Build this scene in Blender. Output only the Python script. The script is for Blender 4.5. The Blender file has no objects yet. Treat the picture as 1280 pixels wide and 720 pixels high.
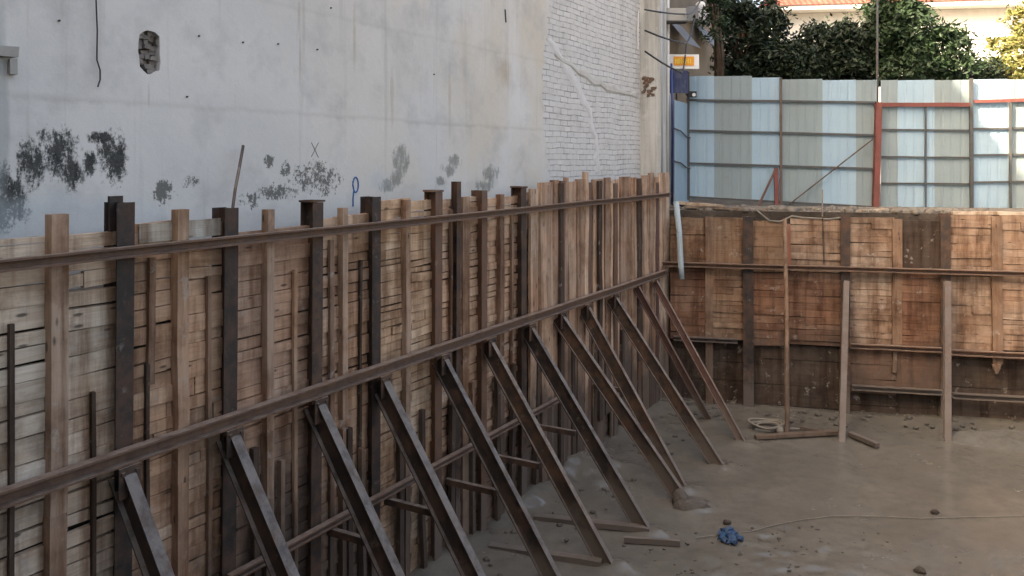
import bpy, bmesh, math, random
from mathutils import Vector, Matrix, noise as mnoise
R = math.radians
rnd = random.Random(11)
sc = bpy.context.scene
COL = sc.collection
CAMZ = 4.25          # eye height above the pit floor

# ------------------------------------------------------------------ helpers
class Wall:
    """a vertical plane: origin, heading; local x runs along it, -y points out into the pit"""
    def __init__(s, ox, oy, ang):
        s.ox, s.oy, s.ang = ox, oy, ang
        s.u = (math.cos(ang), math.sin(ang)); s.n = (math.sin(ang), -math.cos(ang))
    def s_of(s, px, off=0.0):
        k = (px - 640) / 1000
        X0, Y0 = s.ox + off*s.n[0], s.oy + off*s.n[1]
        return (k*Y0 - X0) / (s.u[0] - k*s.u[1])
    def pt(s, a, off, z):
        return Vector((s.ox + a*s.u[0] + off*s.n[0], s.oy + a*s.u[1] + off*s.n[1], z))
    def z_of(s, px, py, off=0.0):
        return CAMZ + (200 - py)/1000 * s.pt(s.s_of(px, off), off, 0).y
    def at(s, px, py, off=0.0):
        return s.pt(s.s_of(px, off), off, s.z_of(px, py, off))

def floor_at(px, py, z=0.0):
    Y = (CAMZ - z)*1000/(py - 200)
    return Vector(((px-640)/1000*Y, Y, z))
def at_depth(px, py, Y):
    return Vector(((px-640)/1000*Y, Y, CAMZ + (200-py)/1000*Y))

def obj(name, bm, mat, parent=None, loc=None, rz=0.0, smooth=False):
    me = bpy.data.meshes.new(name)
    bmesh.ops.recalc_face_normals(bm, faces=bm.faces[:])
    bm.to_mesh(me); bm.free()
    if smooth:
        for p in me.polygons: p.use_smooth = True
    o = bpy.data.objects.new(name, me)
    if mat is not None:
        for m in (mat if isinstance(mat, (list, tuple)) else [mat]): me.materials.append(m)
    if loc is not None: o.location = loc
    o.rotation_euler = (0, 0, rz)
    if parent: o.parent = parent
    COL.objects.link(o)
    return o
def empty(name, loc, rz=0.0):
    o = bpy.data.objects.new(name, None); o.location = loc; o.rotation_euler = (0,0,rz)
    o.empty_display_size = .2
    COL.objects.link(o); return o
def tag(o, label, cat, group=None, kind=None):
    o['label'] = label; o['category'] = cat
    if group: o['group'] = group
    if kind: o['kind'] = kind
    return o
def structure(o): o['kind'] = 'structure'; return o

def box(bm, x0, x1, y0, y1, z0, z1, j=0.0, mi=0):
    vs = []
    for x, y, z in ((x0,y0,z0),(x1,y0,z0),(x1,y1,z0),(x0,y1,z0),(x0,y0,z1),(x1,y0,z1),(x1,y1,z1),(x0,y1,z1)):
        vs.append(bm.verts.new((x+rnd.uniform(-j,j), y+rnd.uniform(-j,j)*.5, z+rnd.uniform(-j,j))))
    for f in ((0,3,2,1),(4,5,6,7),(0,1,5,4),(1,2,6,5),(2,3,7,6),(3,0,4,7)):
        bm.faces.new([vs[i] for i in f]).material_index = mi
    return vs
def sweep(bm, prof, p0, p1, side, segs=1, wob=0.0, scale1=1.0):
    """extrude a closed 2-D profile from p0 to p1; `side` gives the profile's first axis"""
    p0, p1 = Vector(p0), Vector(p1); t = (p1-p0).normalized()
    a = Vector(side); a = (a - t*a.dot(t)).normalized(); b = t.cross(a)
    rings = []
    for i in range(segs+1):
        f = i/segs; c = p0.lerp(p1, f); k = 1+(scale1-1)*f
        if wob and 0 < i < segs: c = c + a*rnd.uniform(-wob,wob) + b*rnd.uniform(-wob,wob)
        rings.append([bm.verts.new(c + a*x*k + b*y*k) for x, y in prof])
    n = len(prof)
    for q in range(segs):
        for i in range(n):
            bm.faces.new((rings[q][i], rings[q][(i+1)%n], rings[q+1][(i+1)%n], rings[q+1][i]))
    bm.faces.new(rings[0][::-1]); bm.faces.new(rings[-1])
def h_prof(w, d, t):          # H section: flanges w wide along axis 1, depth d along axis 2
    w, d, k = w/2, d/2, t/2
    return [(-w,-d),(w,-d),(w,-d+t),(k,-d+t),(k,d-t),(w,d-t),(w,d),(-w,d),(-w,d-t),(-k,d-t),(-k,-d+t),(-w,-d+t)]
def rect(w, d): return [(-w/2,-d/2),(w/2,-d/2),(w/2,d/2),(-w/2,d/2)]
def tube(bm, pts, r0, r1=None, n=8):
    r1 = r0 if r1 is None else r1
    pts = [Vector(p) for p in pts]; rings = []
    ref = Vector((0.31,0.17,0.93))
    for i, p in enumerate(pts):
        t = (pts[min(i+1,len(pts)-1)] - pts[max(i-1,0)]).normalized()
        a = t.cross(ref)
        if a.length < .1: a = t.cross(Vector((1,0,0)))
        a.normalize(); b = t.cross(a); r = r0+(r1-r0)*i/max(1,len(pts)-1)
        rings.append([bm.verts.new(p + a*r*math.cos(2*math.pi*k/n) + b*r*math.sin(2*math.pi*k/n)) for k in range(n)])
    for q in range(len(pts)-1):
        for k in range(n):
            bm.faces.new((rings[q][k], rings[q][(k+1)%n], rings[q+1][(k+1)%n], rings[q+1][k]))
    bm.faces.new(rings[0][::-1]); bm.faces.new(rings[-1])
def lump(bm, c, r, seed=0, amp=.3, sub=2):
    m = bmesh.ops.create_icosphere(bm, subdivisions=sub, radius=1.0)
    for v in m['verts']:
        d = 1 + amp*mnoise.noise(v.co*1.7 + Vector((seed*3.1, seed*1.7, 0)))
        v.co = Vector((c[0]+v.co.x*r[0]*d, c[1]+v.co.y*r[1]*d, c[2]+v.co.z*r[2]*d))
def nth(i): return ['first','second','third','fourth','fifth','sixth','seventh','eighth','ninth','tenth','eleventh','twelfth','thirteenth','fourteenth','fifteenth','sixteenth','seventeenth','eighteenth','nineteenth','twentieth','twenty-first','twenty-second','twenty-third','twenty-fourth','twenty-fifth'][i]

# ------------------------------------------------------------------ materials
class NT:
    def __init__(s, name):
        s.m = bpy.data.materials.new(name); s.m.use_nodes = True
        s.t = s.m.node_tree; s.t.nodes.clear()
        s.out = s.n('ShaderNodeOutputMaterial'); s.bs = s.n('ShaderNodeBsdfPrincipled')
        s.l(s.bs.outputs[0], s.out.inputs[0])
    def n(s, ty, **kw):
        q = s.t.nodes.new(ty)
        for k, v in kw.items(): setattr(q, k, v)
        return q
    def l(s, a, b): s.t.links.new(a, b)
    def put(s, sock, v):
        if hasattr(v, 'is_output') or isinstance(v, bpy.types.NodeSocket): s.l(v, sock)
        else: sock.default_value = v
    def math(s, op, a, b=0.0, c=None, clamp=False):
        q = s.n('ShaderNodeMath', operation=op, use_clamp=clamp)
        s.put(q.inputs[0], a); s.put(q.inputs[1], b)
        if c is not None: s.put(q.inputs[2], c)
        return q.outputs[0]
    def vmath(s, op, a, b):
        q = s.n('ShaderNodeVectorMath', operation=op); s.put(q.inputs[0], a); s.put(q.inputs[1], b); return q.outputs[0]
    def coord(s, kind='Object'): return s.n('ShaderNodeTexCoord').outputs[kind]
    def pos(s): return s.n('ShaderNodeNewGeometry').outputs['Position']
    def island(s): return s.n('ShaderNodeNewGeometry').outputs['Random Per Island']
    def orand(s): return s.n('ShaderNodeObjectInfo').outputs['Random']
    def noise(s, vec, scale=5, detail=6, rough=.6, dist=0.0):
        q = s.n('ShaderNodeTexNoise'); s.l(vec, q.inputs['Vector'])
        q.inputs['Scale'].default_value = scale; q.inputs['Detail'].default_value = detail
        q.inputs['Roughness'].default_value = rough; q.inputs['Distortion'].default_value = dist
        return q.outputs[0]
    def ramp(s, fac, stops):
        q = s.n('ShaderNodeValToRGB'); s.put(q.inputs[0], fac); e = q.color_ramp.elements
        while len(e) < len(stops): e.new(.5)
        for i, (p, c) in enumerate(stops):
            e[i].position = p
            e[i].color = (c, c, c, 1) if isinstance(c, (int, float)) else (*c, 1)
        return q.outputs[0]
    def mix(s, fac, a, b, mode='MIX'):
        q = s.n('ShaderNodeMix', data_type='RGBA', blend_type=mode)
        s.put(q.inputs[0], fac)
        for sock, v in ((q.inputs[6], a), (q.inputs[7], b)):
            if isinstance(v, tuple): v = (*v, 1) if len(v) == 3 else v
            s.put(sock, v)
        return q.outputs[2]
    def bump(s, h, strength=.4, dist=.01):
        q = s.n('ShaderNodeBump'); s.l(h, q.inputs['Height'])
        q.inputs['Strength'].default_value = strength; q.inputs['Distance'].default_value = dist
        s.l(q.outputs[0], s.bs.inputs['Normal'])
    def fin(s, col, rough=.8, metal=0.0, spec=.3):
        if isinstance(col, tuple): col = (*col, 1)
        s.put(s.bs.inputs['Base Color'], col); s.put(s.bs.inputs['Roughness'], rough)
        s.bs.inputs['Metallic'].default_value = metal
        s.bs.inputs['Specular IOR Level'].default_value = spec
        return s.m

def scaled(n, vec, sx, sy, sz):
    return n.vmath('MULTIPLY', vec, (sx, sy, sz))

def wood(name, cols, axis='x', mud=.5, mudtop=1.2, stain=.5, even=.35):
    """sawn timber: tone per board, streaked grain, knots and nail stains, dried mud splashed from the floor"""
    n = NT(name); P = n.coord()
    isl = n.island(); orr = n.orand()
    rn = n.math('FRACT', n.math('ADD', isl, n.math('MULTIPLY', orr, 7.31)))
    off = n.n('ShaderNodeCombineXYZ')
    for i, k in enumerate((37.0, 11.0, 23.0)): n.l(n.math('MULTIPLY', rn, k), off.inputs[i])
    V = n.vmath('ADD', P, off.outputs[0])
    g = scaled(n, V, *((1.6, 30, 30) if axis == 'x' else (30, 30, 1.6)))
    grain = n.noise(g, 1.0, 7, .65, .6)
    fine = n.noise(scaled(n, V, *((6, 120, 120) if axis == 'x' else (120, 120, 6))), 1.0, 3, .6)
    blot = n.noise(V, 3.5, 5, .6)
    stops = [(i/max(1, len(cols)-1), c) for i, c in enumerate(cols)]
    base = n.ramp(rn, stops)
    mean = tuple(sum(c[i] for c in cols)/len(cols) for i in range(3))
    base = n.mix(even, base, mean)
    tone = n.noise(n.pos(), 1.3, 4, .55)
    base = n.mix(n.ramp(tone, [(.40, 0.0), (.60, .55)]), base, tuple(k*q for k, q in zip(mean, (1.18, .98, .84))))
    base = n.mix(n.ramp(grain, [(.30, .8), (.58, 0.0)]), base, (.72, .66, .61), 'MULTIPLY')
    base = n.mix(n.math('MULTIPLY', fine, .2), base, (.35, .30, .27), 'MULTIPLY')
    base = n.mix(n.ramp(blot, [(.50, 0.0), (.68, stain)]), base, (.50, .45, .42), 'MULTIPLY')
    # rain and soil runs down the face, and grimy patches wider than one board
    run = n.noise(scaled(n, n.pos(), 7, 7, .55), 1.0, 6, .65)
    base = n.mix(n.ramp(run, [(.46, 0.0), (.64, .85)]), base, (.42, .32, .26), 'MULTIPLY')
    grime = n.noise(n.pos(), 2.1, 8, .7)
    base = n.mix(n.ramp(grime, [(.48, 0.0), (.66, .7)]), base, (.44, .36, .31), 'MULTIPLY')
    # pale cement splashes
    spl = n.noise(n.pos(), 7.0, 7, .7)
    base = n.mix(n.ramp(spl, [(.60, 0.0), (.68, .5)]), base, (.36, .33, .29))
    # dark knots / nail holes
    vo = n.n('ShaderNodeTexVoronoi'); n.l(scaled(n, V, *((3, 9, 9) if axis == 'x' else (9, 9, 3))), vo.inputs['Vector'])
    vo.inputs['Scale'].default_value = 1.0
    base = n.mix(n.ramp(vo.outputs['Distance'], [(.07, .8), (.13, 0.0)]), base, (.05, .035, .028))
    if mud:
        z = n.n('ShaderNodeSeparateXYZ'); n.l(n.pos(), z.inputs[0])
        mn = n.noise(scaled(n, n.pos(), 1, 1, .45), 2.4, 7, .65)
        h = n.math('MULTIPLY_ADD', z.outputs[2], -1.0/mudtop, 1.0)
        f = n.ramp(n.math('ADD', n.math('MULTIPLY', h, .55), mn), [(.47, 0.0), (.74, mud)])
        base = n.mix(f, base, (.075, .058, .046))
    n.bump(n.math('ADD', n.math('MULTIPLY', grain, .8), fine), .5, .006)
    return n.fin(base, n.ramp(blot, [(.3, .75), (.7, .92)]), 0, .25)

def steel(name, col, rust=(.13, .06, .032), amount=.5, mudtop=.9, rough=.55, lit_top=(.26,.205,.165)):
    n = NT(name); P = n.pos()
    a = n.noise(P, 6, 8, .7); b = n.noise(scaled(n, P, 3, 3, .6), 5, 6, .6); c = n.noise(P, 45, 4, .6)
    base = n.mix(n.ramp(a, [(.42, 0.0), (.62, amount)]), col, rust)
    base = n.mix(n.ramp(b, [(.5, 0.0), (.7, .5)]), base, (.45, .42, .40), 'MULTIPLY')
    base = n.mix(n.ramp(n.noise(P, 9, 8, .75), [(.60, 0.0), (.70, .55)]), base, (.22, .19, .165))
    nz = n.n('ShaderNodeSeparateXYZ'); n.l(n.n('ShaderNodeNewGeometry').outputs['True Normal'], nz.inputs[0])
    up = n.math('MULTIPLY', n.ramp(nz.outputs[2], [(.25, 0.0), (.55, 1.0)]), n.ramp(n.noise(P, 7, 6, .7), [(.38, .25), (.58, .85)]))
    base = n.mix(up, base, lit_top)  # upward faces painted paler, as light catching the top edges
    z = n.n('ShaderNodeSeparateXYZ'); n.l(P, z.inputs[0])
    h = n.math('MULTIPLY_ADD', z.outputs[2], -1.0/mudtop, 1.0)
    f = n.ramp(n.math('ADD', n.math('MULTIPLY', h, .6), n.noise(P, 4, 6, .7)), [(.60, 0.0), (.85, .7)])
    base = n.mix(f, base, (.13, .108, .09))
    n.bump(n.math('ADD', a, n.math('MULTIPLY', c, .4)), .35, .006)
    return n.fin(base, n.ramp(a, [(.35, rough-.1), (.65, .85)]), .15, .4)

def paint(name, col, rough=.5, dirt=.4, dcol=(.25, .22, .18), scale=2.0, metal=0.0):
    n = NT(name); P = n.pos()
    a = n.noise(scaled(n, P, 1, 1, .35), scale*2, 8, .65); b = n.noise(P, scale*12, 4, .6)
    base = n.mix(n.ramp(a, [(.45, 0.0), (.75, dirt)]), col, dcol)
    base = n.mix(n.ramp(b, [(.55, 0.0), (.75, dirt*.4)]), base, tuple(k*.5 for k in dcol))
    n.bump(a, .12, .01)
    return n.fin(base, rough, metal, .35)

PALE = [(.64,.56,.45), (.52,.44,.345), (.70,.63,.53), (.59,.51,.41), (.43,.355,.275), (.66,.58,.475)]
TAN = [(.58,.40,.275), (.42,.28,.185), (.64,.48,.345), (.50,.335,.225), (.34,.215,.14), (.66,.53,.405)]
BROWN = [(.43,.285,.20), (.30,.19,.13), (.52,.365,.265), (.35,.225,.155), (.56,.43,.33)]
RED = [(.19,.10,.064), (.125,.066,.043), (.26,.15,.098), (.15,.08,.052), (.30,.20,.14)]
GREY = [(.095,.078,.063), (.07,.057,.047), (.12,.10,.08)]
M = dict(
    pale_x = wood('pale_planks', PALE, 'x', .6, 1.0), tan_x = wood('tan_planks', TAN, 'x', .8, 1.5),
    brown_x = wood('brown_planks', BROWN, 'x', .9, 2.0), red_x = wood('red_planks', RED, 'x', .65, 1.4, .7, .55),
    honey_x = wood('honey_planks', [(.64,.49,.34),(.52,.375,.25),(.70,.56,.41),(.46,.32,.21)], 'x', .5, 1.0),
    buff_x = wood('buff_planks', [(.36,.27,.205),(.25,.178,.13),(.44,.35,.275),(.30,.215,.155),(.20,.137,.10)], 'x', .55, 1.2, .7, .55),
    bown_x = wood('dull_brown_planks', [(.25,.17,.115),(.19,.125,.085),(.31,.22,.15),(.22,.145,.10)], 'x', .6, 1.2, .7),
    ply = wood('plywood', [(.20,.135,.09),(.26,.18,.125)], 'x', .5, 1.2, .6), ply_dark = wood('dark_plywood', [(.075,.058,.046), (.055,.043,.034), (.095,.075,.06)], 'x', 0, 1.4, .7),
    pale_z = wood('pale_post', PALE, 'z', .8, 1.2), tan_z = wood('tan_post', [(.40,.29,.215),(.31,.215,.155),(.45,.335,.25),(.36,.255,.185)], 'z', .8, 1.5), brown_z = wood('brown_post', [(.28,.19,.135),(.21,.14,.10),(.34,.24,.175)], 'z', .9, 1.6),
    board_tan = wood('tan_board', [(.50,.36,.26),(.40,.275,.19),(.56,.42,.31)], 'z', .8, 1.5), board_brown = wood('brown_board', [(.36,.25,.18),(.28,.19,.135),(.42,.30,.22)], 'z', .9, 1.6), board_light = wood('light_board', [(.56,.43,.32),(.48,.35,.25),(.62,.50,.39)], 'z', .7, 1.4),
    red_z = wood('red_post', RED, 'z', .7, 1.2), honey_z = wood('honey_post', [(.42,.285,.20),(.35,.23,.155),(.46,.335,.24)], 'z', .6, 1.4),
    dull_z = wood('dull_brown_post', [(.235,.165,.12),(.18,.122,.088),(.28,.205,.15)], 'z', .6, 1.4),
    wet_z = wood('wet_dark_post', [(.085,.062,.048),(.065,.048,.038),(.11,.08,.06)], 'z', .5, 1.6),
    plank_loose = wood('loose_plank', GREY+PALE, 'x', 0), 
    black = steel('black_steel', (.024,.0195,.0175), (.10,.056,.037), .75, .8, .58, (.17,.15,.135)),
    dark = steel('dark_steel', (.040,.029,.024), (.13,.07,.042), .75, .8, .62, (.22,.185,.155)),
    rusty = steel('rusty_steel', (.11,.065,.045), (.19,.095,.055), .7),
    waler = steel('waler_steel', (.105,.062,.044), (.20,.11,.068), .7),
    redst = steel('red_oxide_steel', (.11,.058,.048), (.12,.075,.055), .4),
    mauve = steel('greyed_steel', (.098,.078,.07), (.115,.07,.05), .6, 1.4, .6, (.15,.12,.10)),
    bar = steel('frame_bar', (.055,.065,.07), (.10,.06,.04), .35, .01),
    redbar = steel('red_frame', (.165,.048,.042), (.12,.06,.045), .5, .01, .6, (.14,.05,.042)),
    blue_sheet = paint('blue_white_sheet', (.445,.61,.715), .42, .2, (.36,.38,.37), .8),
    grey_sheet = paint('stone_grey_sheet', (.345,.43,.455), .45, .26, (.30,.30,.27), .8),
    white = paint('white_paint', (.72,.72,.70), .6, .3), bluepaint = paint('blue_paint', (.03,.065,.22), .45, .15),
    pipe = paint('pale_blue_plastic', (.30,.37,.40), .55, .75), tarp = paint('blue_tarpaulin', (.017,.06,.135), .6, .75, (.10,.09,.075), 9),
    conc = paint('old_concrete', (.33,.33,.31), .9, .5, (.17,.15,.12), 1.4), cable = paint('black_cable', (.02,.02,.022), .5, .1),
    tin = paint('grey_sheet_metal', (.30,.32,.34), .5, .4, (.14,.12,.10), 2, .2),
    orange = paint('orange_sign_face', (.75,.30,.02), .45, .1), yellow = paint('yellow_sign_letters', (.85,.62,.10), .45, .05),
    ropem = paint('dirty_rope', (.19,.17,.14), .85, .8, (.11,.095,.08), 3), bluemark = paint('blue_marker', (.02,.10,.28), .7, .1),
    pencil = paint('dark_pencil', (.06,.06,.065), .8, .1), lens = paint('lamp_glass', (.8,.8,.78), .15, .02),
    bark = wood('tree_bark', [(.075,.055,.04),(.10,.075,.055)], 'z', 0), 
)
def leafmat(name, cols, tr=.25):
    n = NT(name); P = n.pos()
    c = n.ramp(n.island(), [(i/(len(cols)-1), q) for i, q in enumerate(cols)])
    n.fin(c, .55, 0, .3)
    tb = n.n('ShaderNodeBsdfTranslucent'); n.l(c, tb.inputs[0])
    mx = n.n('ShaderNodeMixShader'); mx.inputs[0].default_value = tr
    n.l(n.bs.outputs[0], mx.inputs[1]); n.l(tb.outputs[0], mx.inputs[2]); n.l(mx.outputs[0], n.out.inputs[0])
    return n.m
M['leaf_dark'] = leafmat('dark_leaves', [(.008,.016,.009), (.013,.024,.012), (.022,.037,.017)], .15)
M['leaf_mid'] = leafmat('green_leaves', [(.014,.029,.014), (.024,.047,.021), (.044,.076,.036), (.018,.037,.016)])
M['leaf_gold'] = leafmat('yellow_leaves', [(.12,.13,.035), (.18,.16,.05), (.09,.11,.03), (.22,.19,.07)], .3)

# ------------------------------------------------------------------ the three walls of the place
L = Wall(2.75 - .606*9.35, 13.9 - 9.35, math.atan2(1, .606))     # left shoring (front of the steel walers)
B = Wall(2.75, 13.9, math.atan2(-.2107, .9775))                   # back shoring
H = Wall(3.51, 15.8, math.atan2(-1.0, 5.96))                      # hoarding on the ground above
LC = 9.35/L.u[1]                                                  # left wall's length to the corner
PW = -.60                                                         # plastered wall behind the shoring

# ------------------------------------------------------------------ ground, banks and the pit floor
def soil(name, c1, c2, c3, wet=False):
    n = NT(name); P = n.pos()
    a = n.noise(P, .9, 8, .62, .4); b = n.noise(P, 5, 8, .68); c = n.noise(P, 28, 5, .65)
    base = n.mix(n.ramp(a, [(.34, 0.0), (.64, 1.0)]), c1, c2)
    base = n.mix(n.ramp(b, [(.44, 0.0), (.70, .75)]), base, c3)
    base = n.mix(n.math('MULTIPLY', c, .35), base, (.5,.47,.44), 'MULTIPLY')
    if wet:
        pool = n.math('MULTIPLY_ADD', b, .25, n.math('MULTIPLY', n.noise(P, .55, 5, .55), .75))
        rough = n.ramp(pool, [(.44, .06), (.54, .16), (.66, .42)])
        dry = n.ramp(pool, [(.46, .04), (.66, 1.0)])
        n.bump(n.math('MULTIPLY', dry, n.math('ADD', n.math('MULTIPLY', b, 1.0), n.math('MULTIPLY', c, .35))), .24, .018)
        return n.fin(base, rough, 0, .5)
    n.bump(n.math('ADD', b, n.math('MULTIPLY', c, .5)), .8, .05)
    return n.fin(base, .95, 0, .2)
M['mud'] = soil('wet_mud', (.128,.117,.096), (.158,.145,.121), (.102,.094,.079), True)
M['soil'] = soil('dug_earth', (.06,.048,.039), (.085,.07,.057), (.042,.034,.028))
M['ground'] = soil('yard_ground', (.17,.15,.125), (.22,.195,.165), (.13,.115,.095))

GZ = 3.36
def line_x(off, Y):  # x on the left wall at depth Y for an offset
    s = (Y - L.oy - off*L.n[1])/L.u[1]; return L.pt(s, off, 0).x
# corner where both earth faces meet
def corner(off):
    # solve L.pt(s,off) = B.pt(t,off)
    A = Matrix(((L.u[0], -B.u[0]), (L.u[1], -B.u[1])))
    r = Vector((B.ox + off*B.n[0] - L.ox - off*L.n[0], B.oy + off*B.n[1] - L.oy - off*L.n[1]))
    q = A.inverted() @ r
    return L.pt(q[0], off, 0)
EO = -.34
c0 = corner(EO); NEAR = .7
pit = [Vector((line_x(EO, NEAR), NEAR, 0)), c0, B.pt(10.6, EO, 0), Vector((B.pt(10.6, EO, 0).x, NEAR, 0))]
outer = [Vector((-160, -160, 0)), Vector((-160, 220, 0)), Vector((220, 220, 0)), Vector((220, -160, 0))]
bm = bmesh.new()
iv = [bm.verts.new((p.x, p.y, GZ)) for p in pit]; ov = [bm.verts.new((p.x, p.y, GZ)) for p in outer]
for i in range(4):
    j = (i+1) % 4
    bm.faces.new((ov[i], ov[j], iv[j], iv[i]))
structure(obj('ground', bm, M['ground']))
bm = bmesh.new()
for i in range(4):                                                 # the cut earth faces of the pit
    a, b = pit[i], pit[(i+1) % 4]; nx = max(2, int((b-a).length/.12)); nz = 34
    d = (b-a).normalized(); nn = Vector((d.y, -d.x, 0))
    vv = [[None]*(nz+1) for _ in range(nx+1)]
    for ix in range(nx+1):
        for iz in range(nz+1):
            p = a.lerp(b, ix/nx); z = -.4 + (GZ+.4)*iz/nz
            k = mnoise.fractal(Vector((p.x, p.y, z))*1.9, 1.0, 2.0, 4)*.07 if 0 < iz < nz and 0 < ix < nx else 0
            vv[ix][iz] = bm.verts.new((p.x + nn.x*k, p.y + nn.y*k, z))
    for ix in range(nx):
        for iz in range(nz):
            bm.faces.new((vv[ix][iz], vv[ix+1][iz], vv[ix+1][iz+1], vv[ix][iz+1]))
structure(obj('earth_bank', bm, M['soil'], smooth=True))
RAK = [(161,None,'black'),(293,None,'black'),(401,None,'black'),(482,None,'black'),(557,None,'black'),(615,(771,710),'dark'),(665,(817,666),'black'),
       (704,(868,632),'dark'),(736,(862,613),'dark'),(770,(908,584),'dark'),(800,(893,528),'redst'),(822,(935,556),'redst')]
FEET = [floor_at(*f) if f else L.pt(L.s_of(p_, 0), 1.56, 0) for p_, f, m_ in RAK]
bm = bmesh.new()
nx, ny = 420, 330; grid = []
for i in range(nx+1):
    row = []
    for k in range(ny+1):
        x = -6.5 + 20.5*i/nx; y = .2 + 15.2*k/ny; p = Vector((x, y, 0))
        dl = (x-L.ox)*L.n[0] + (y-L.oy)*L.n[1]; db = (x-B.ox)*B.n[0] + (y-B.oy)*B.n[1]
        h = .014*mnoise.fractal(p*.7, 1, 2, 2) + .004*mnoise.fractal(p*4, 1, 2, 3)*(1+2*max(0, 1-dl/2))
        for f_ in FEET:
            r2 = (x-f_.x)**2+(y-f_.y)**2
            if r2 < .4: h += .055*math.exp(-r2/.03)*(1+.9*mnoise.noise(p*7))
        h += .09*math.exp(-max(0, dl+.1)/.35)*(1+mnoise.noise(p*1.8)) + .025*math.exp(-max(0, db+.1)/.3)*(1+mnoise.noise(p*1.6))
        c = floor_at(985, 705); q = math.exp(-((x-c.x)/1.15)**2 - ((y-c.y)/.75)**2)          # trodden mud
        h += q*(.014*mnoise.fractal(p*3.4, 1, 2, 3) + .016*mnoise.fractal(p*9.5, 1, 2, 3))
        c = floor_at(735, 592); q = math.exp(-((x-c.x)/.8)**2 - ((y-c.y)/.8)**2)
        h += q*.09*(.6+mnoise.fractal(p*2.5, 1, 2, 3))
        row.append(bm.verts.new((x, y, h)))
    grid.append(row)
rs = random.Random(21)                                              # boot prints pressed into the mud
spots = [floor_at(rs.gauss(960, 90), rs.uniform(640, 730)) for _ in range(20)] + [floor_at(rs.uniform(720, 900), rs.uniform(600, 720)) for _ in range(9)] + [floor_at(rs.uniform(900, 1270), rs.uniform(570, 720)) for _ in range(7)]
for f_ in spots:
    a_ = rs.uniform(0, 3.14); ca, sa = math.cos(a_), math.sin(a_); dep = rs.uniform(.004, .011)
    i0, k0 = int((f_.x+6.5)/20.5*nx), int((f_.y-.2)/15.2*ny)
    for i in range(i0-7, i0+8):
        for k in range(k0-7, k0+8):
            if 0 <= i <= nx and 0 <= k <= ny:
                v = grid[i][k]; dx, dy = v.co.x-f_.x, v.co.y-f_.y
                r = math.hypot((dx*ca+dy*sa)/.15, (-dx*sa+dy*ca)/.065)
                v.co.z += dep*(-math.exp(-r*r) + .35*math.exp(-((r-1.5)/.5)**2))
for i in range(nx):
    for k in range(ny):
        bm.faces.new((grid[i][k], grid[i+1][k], grid[i+1][k+1], grid[i][k+1]))
structure(obj('pit_floor', bm, M['mud'], smooth=True))

# ------------------------------------------------------------------ plastered building
def S(px): return L.s_of(px, PW)
def Zp(px, py): return L.z_of(px, py, PW)
s_end = S(802); s_br = S(683); TOP = CAMZ + 9.2; BOT = 2.2
n = NT('stained_plaster'); P = n.coord()
sep = n.n('ShaderNodeSeparateXYZ'); n.l(P, sep.inputs[0])
big = n.noise(P, .55, 6, .6, .3); mid = n.noise(P, 2.6, 8, .65); fine = n.noise(P, 26, 6, .7)
streak = n.noise(scaled(n, P, 5, 5, .22), 1.0, 7, .62)
base = n.mix(n.ramp(big, [(.36, 0.0), (.64, 1.0)]), (.52,.525,.51), (.60,.595,.57))
xr = n.ramp(n.math('MULTIPLY_ADD', sep.outputs[0], 1/9.0, -.10), [(.10, 0.0), (.62, 1.0)])
base = n.mix(n.math('MULTIPLY', xr, n.ramp(n.noise(scaled(n, P, 1, 1, .5), 1.1, 6, .6), [(.40, 0.0), (.62, .75)])), base, (.54,.485,.395))
base = n.mix(n.ramp(mid, [(.50, 0.0), (.72, .5)]), base, (.345,.345,.34))
base = n.mix(n.ramp(streak, [(.57, 0.0), (.74, .55)]), base, (.30,.285,.255))
base = n.mix(n.math('MULTIPLY', fine, .22), base, (.62,.62,.62), 'MULTIPLY')
# trowel / pour joints: two faint level lines
for zz, w in ((Zp(230, 133), .32), (Zp(600, 60), .18)):
    dz = n.math('ABSOLUTE', n.math('ADD', n.math('SUBTRACT', sep.outputs[2], zz), n.math('MULTIPLY_ADD', mid, .10, -.05)))
    base = n.mix(n.math('MULTIPLY', n.ramp(dz, [(.0, w), (.035, 0.0)]), mid), base, (.20,.18,.15))
# damp and black mould, each patch with its own outline
def blobmask(spots, k, nz):
    acc = None
    for px, py, a, b in spots:
        sx, sz = S(px), Zp(px, py); m = L.pt(sx, PW, 0).y/1000
        aw = abs(S(px+a)-S(px)); bh = b*m
        q1 = n.math('POWER', n.math('DIVIDE', n.math('SUBTRACT', sep.outputs[0], sx), aw), 2.0)
        q2 = n.math('POWER', n.math('DIVIDE', n.math('SUBTRACT', sep.outputs[2], sz), bh), 2.0)
        v = n.math('SUBTRACT', 1.0, n.math('ADD', q1, q2))
        v = n.math('MAXIMUM', v, -1.0)
        acc = v if acc is None else n.math('MAXIMUM', acc, v)
    return n.math('ADD', n.math('MULTIPLY', acc, k), nz)
nm = n.noise(scaled(n, P, 1.25, 1, .55), 9, 9, .78); ns = n.noise(P, 34, 5, .7)
mould = blobmask([(12,245,28,52),(40,205,22,40),(72,190,32,36),(142,195,22,38),(112,205,12,18),(90,215,16,26),(62,170,20,14),(130,172,22,10)], .40, n.math('MULTIPLY_ADD', nm, 1.8, n.math('MULTIPLY_ADD', ns, .8, -.80)))
base = n.mix(n.ramp(mould, [(.60, 0.0), (.82, .97)]), base, n.ramp(ns, [(.38, (.010,.011,.011)), (.68, (.065,.07,.066))]))
soft = blobmask([(205,240,16,18),(238,228,12,10),(337,202,10,10),(357,212,8,16),(395,225,40,26),(350,240,34,12),(312,250,18,12)], .30, n.math('MULTIPLY_ADD', nm, 1.3, n.math('MULTIPLY_ADD', ns, 1.15, -.72)))
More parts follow.
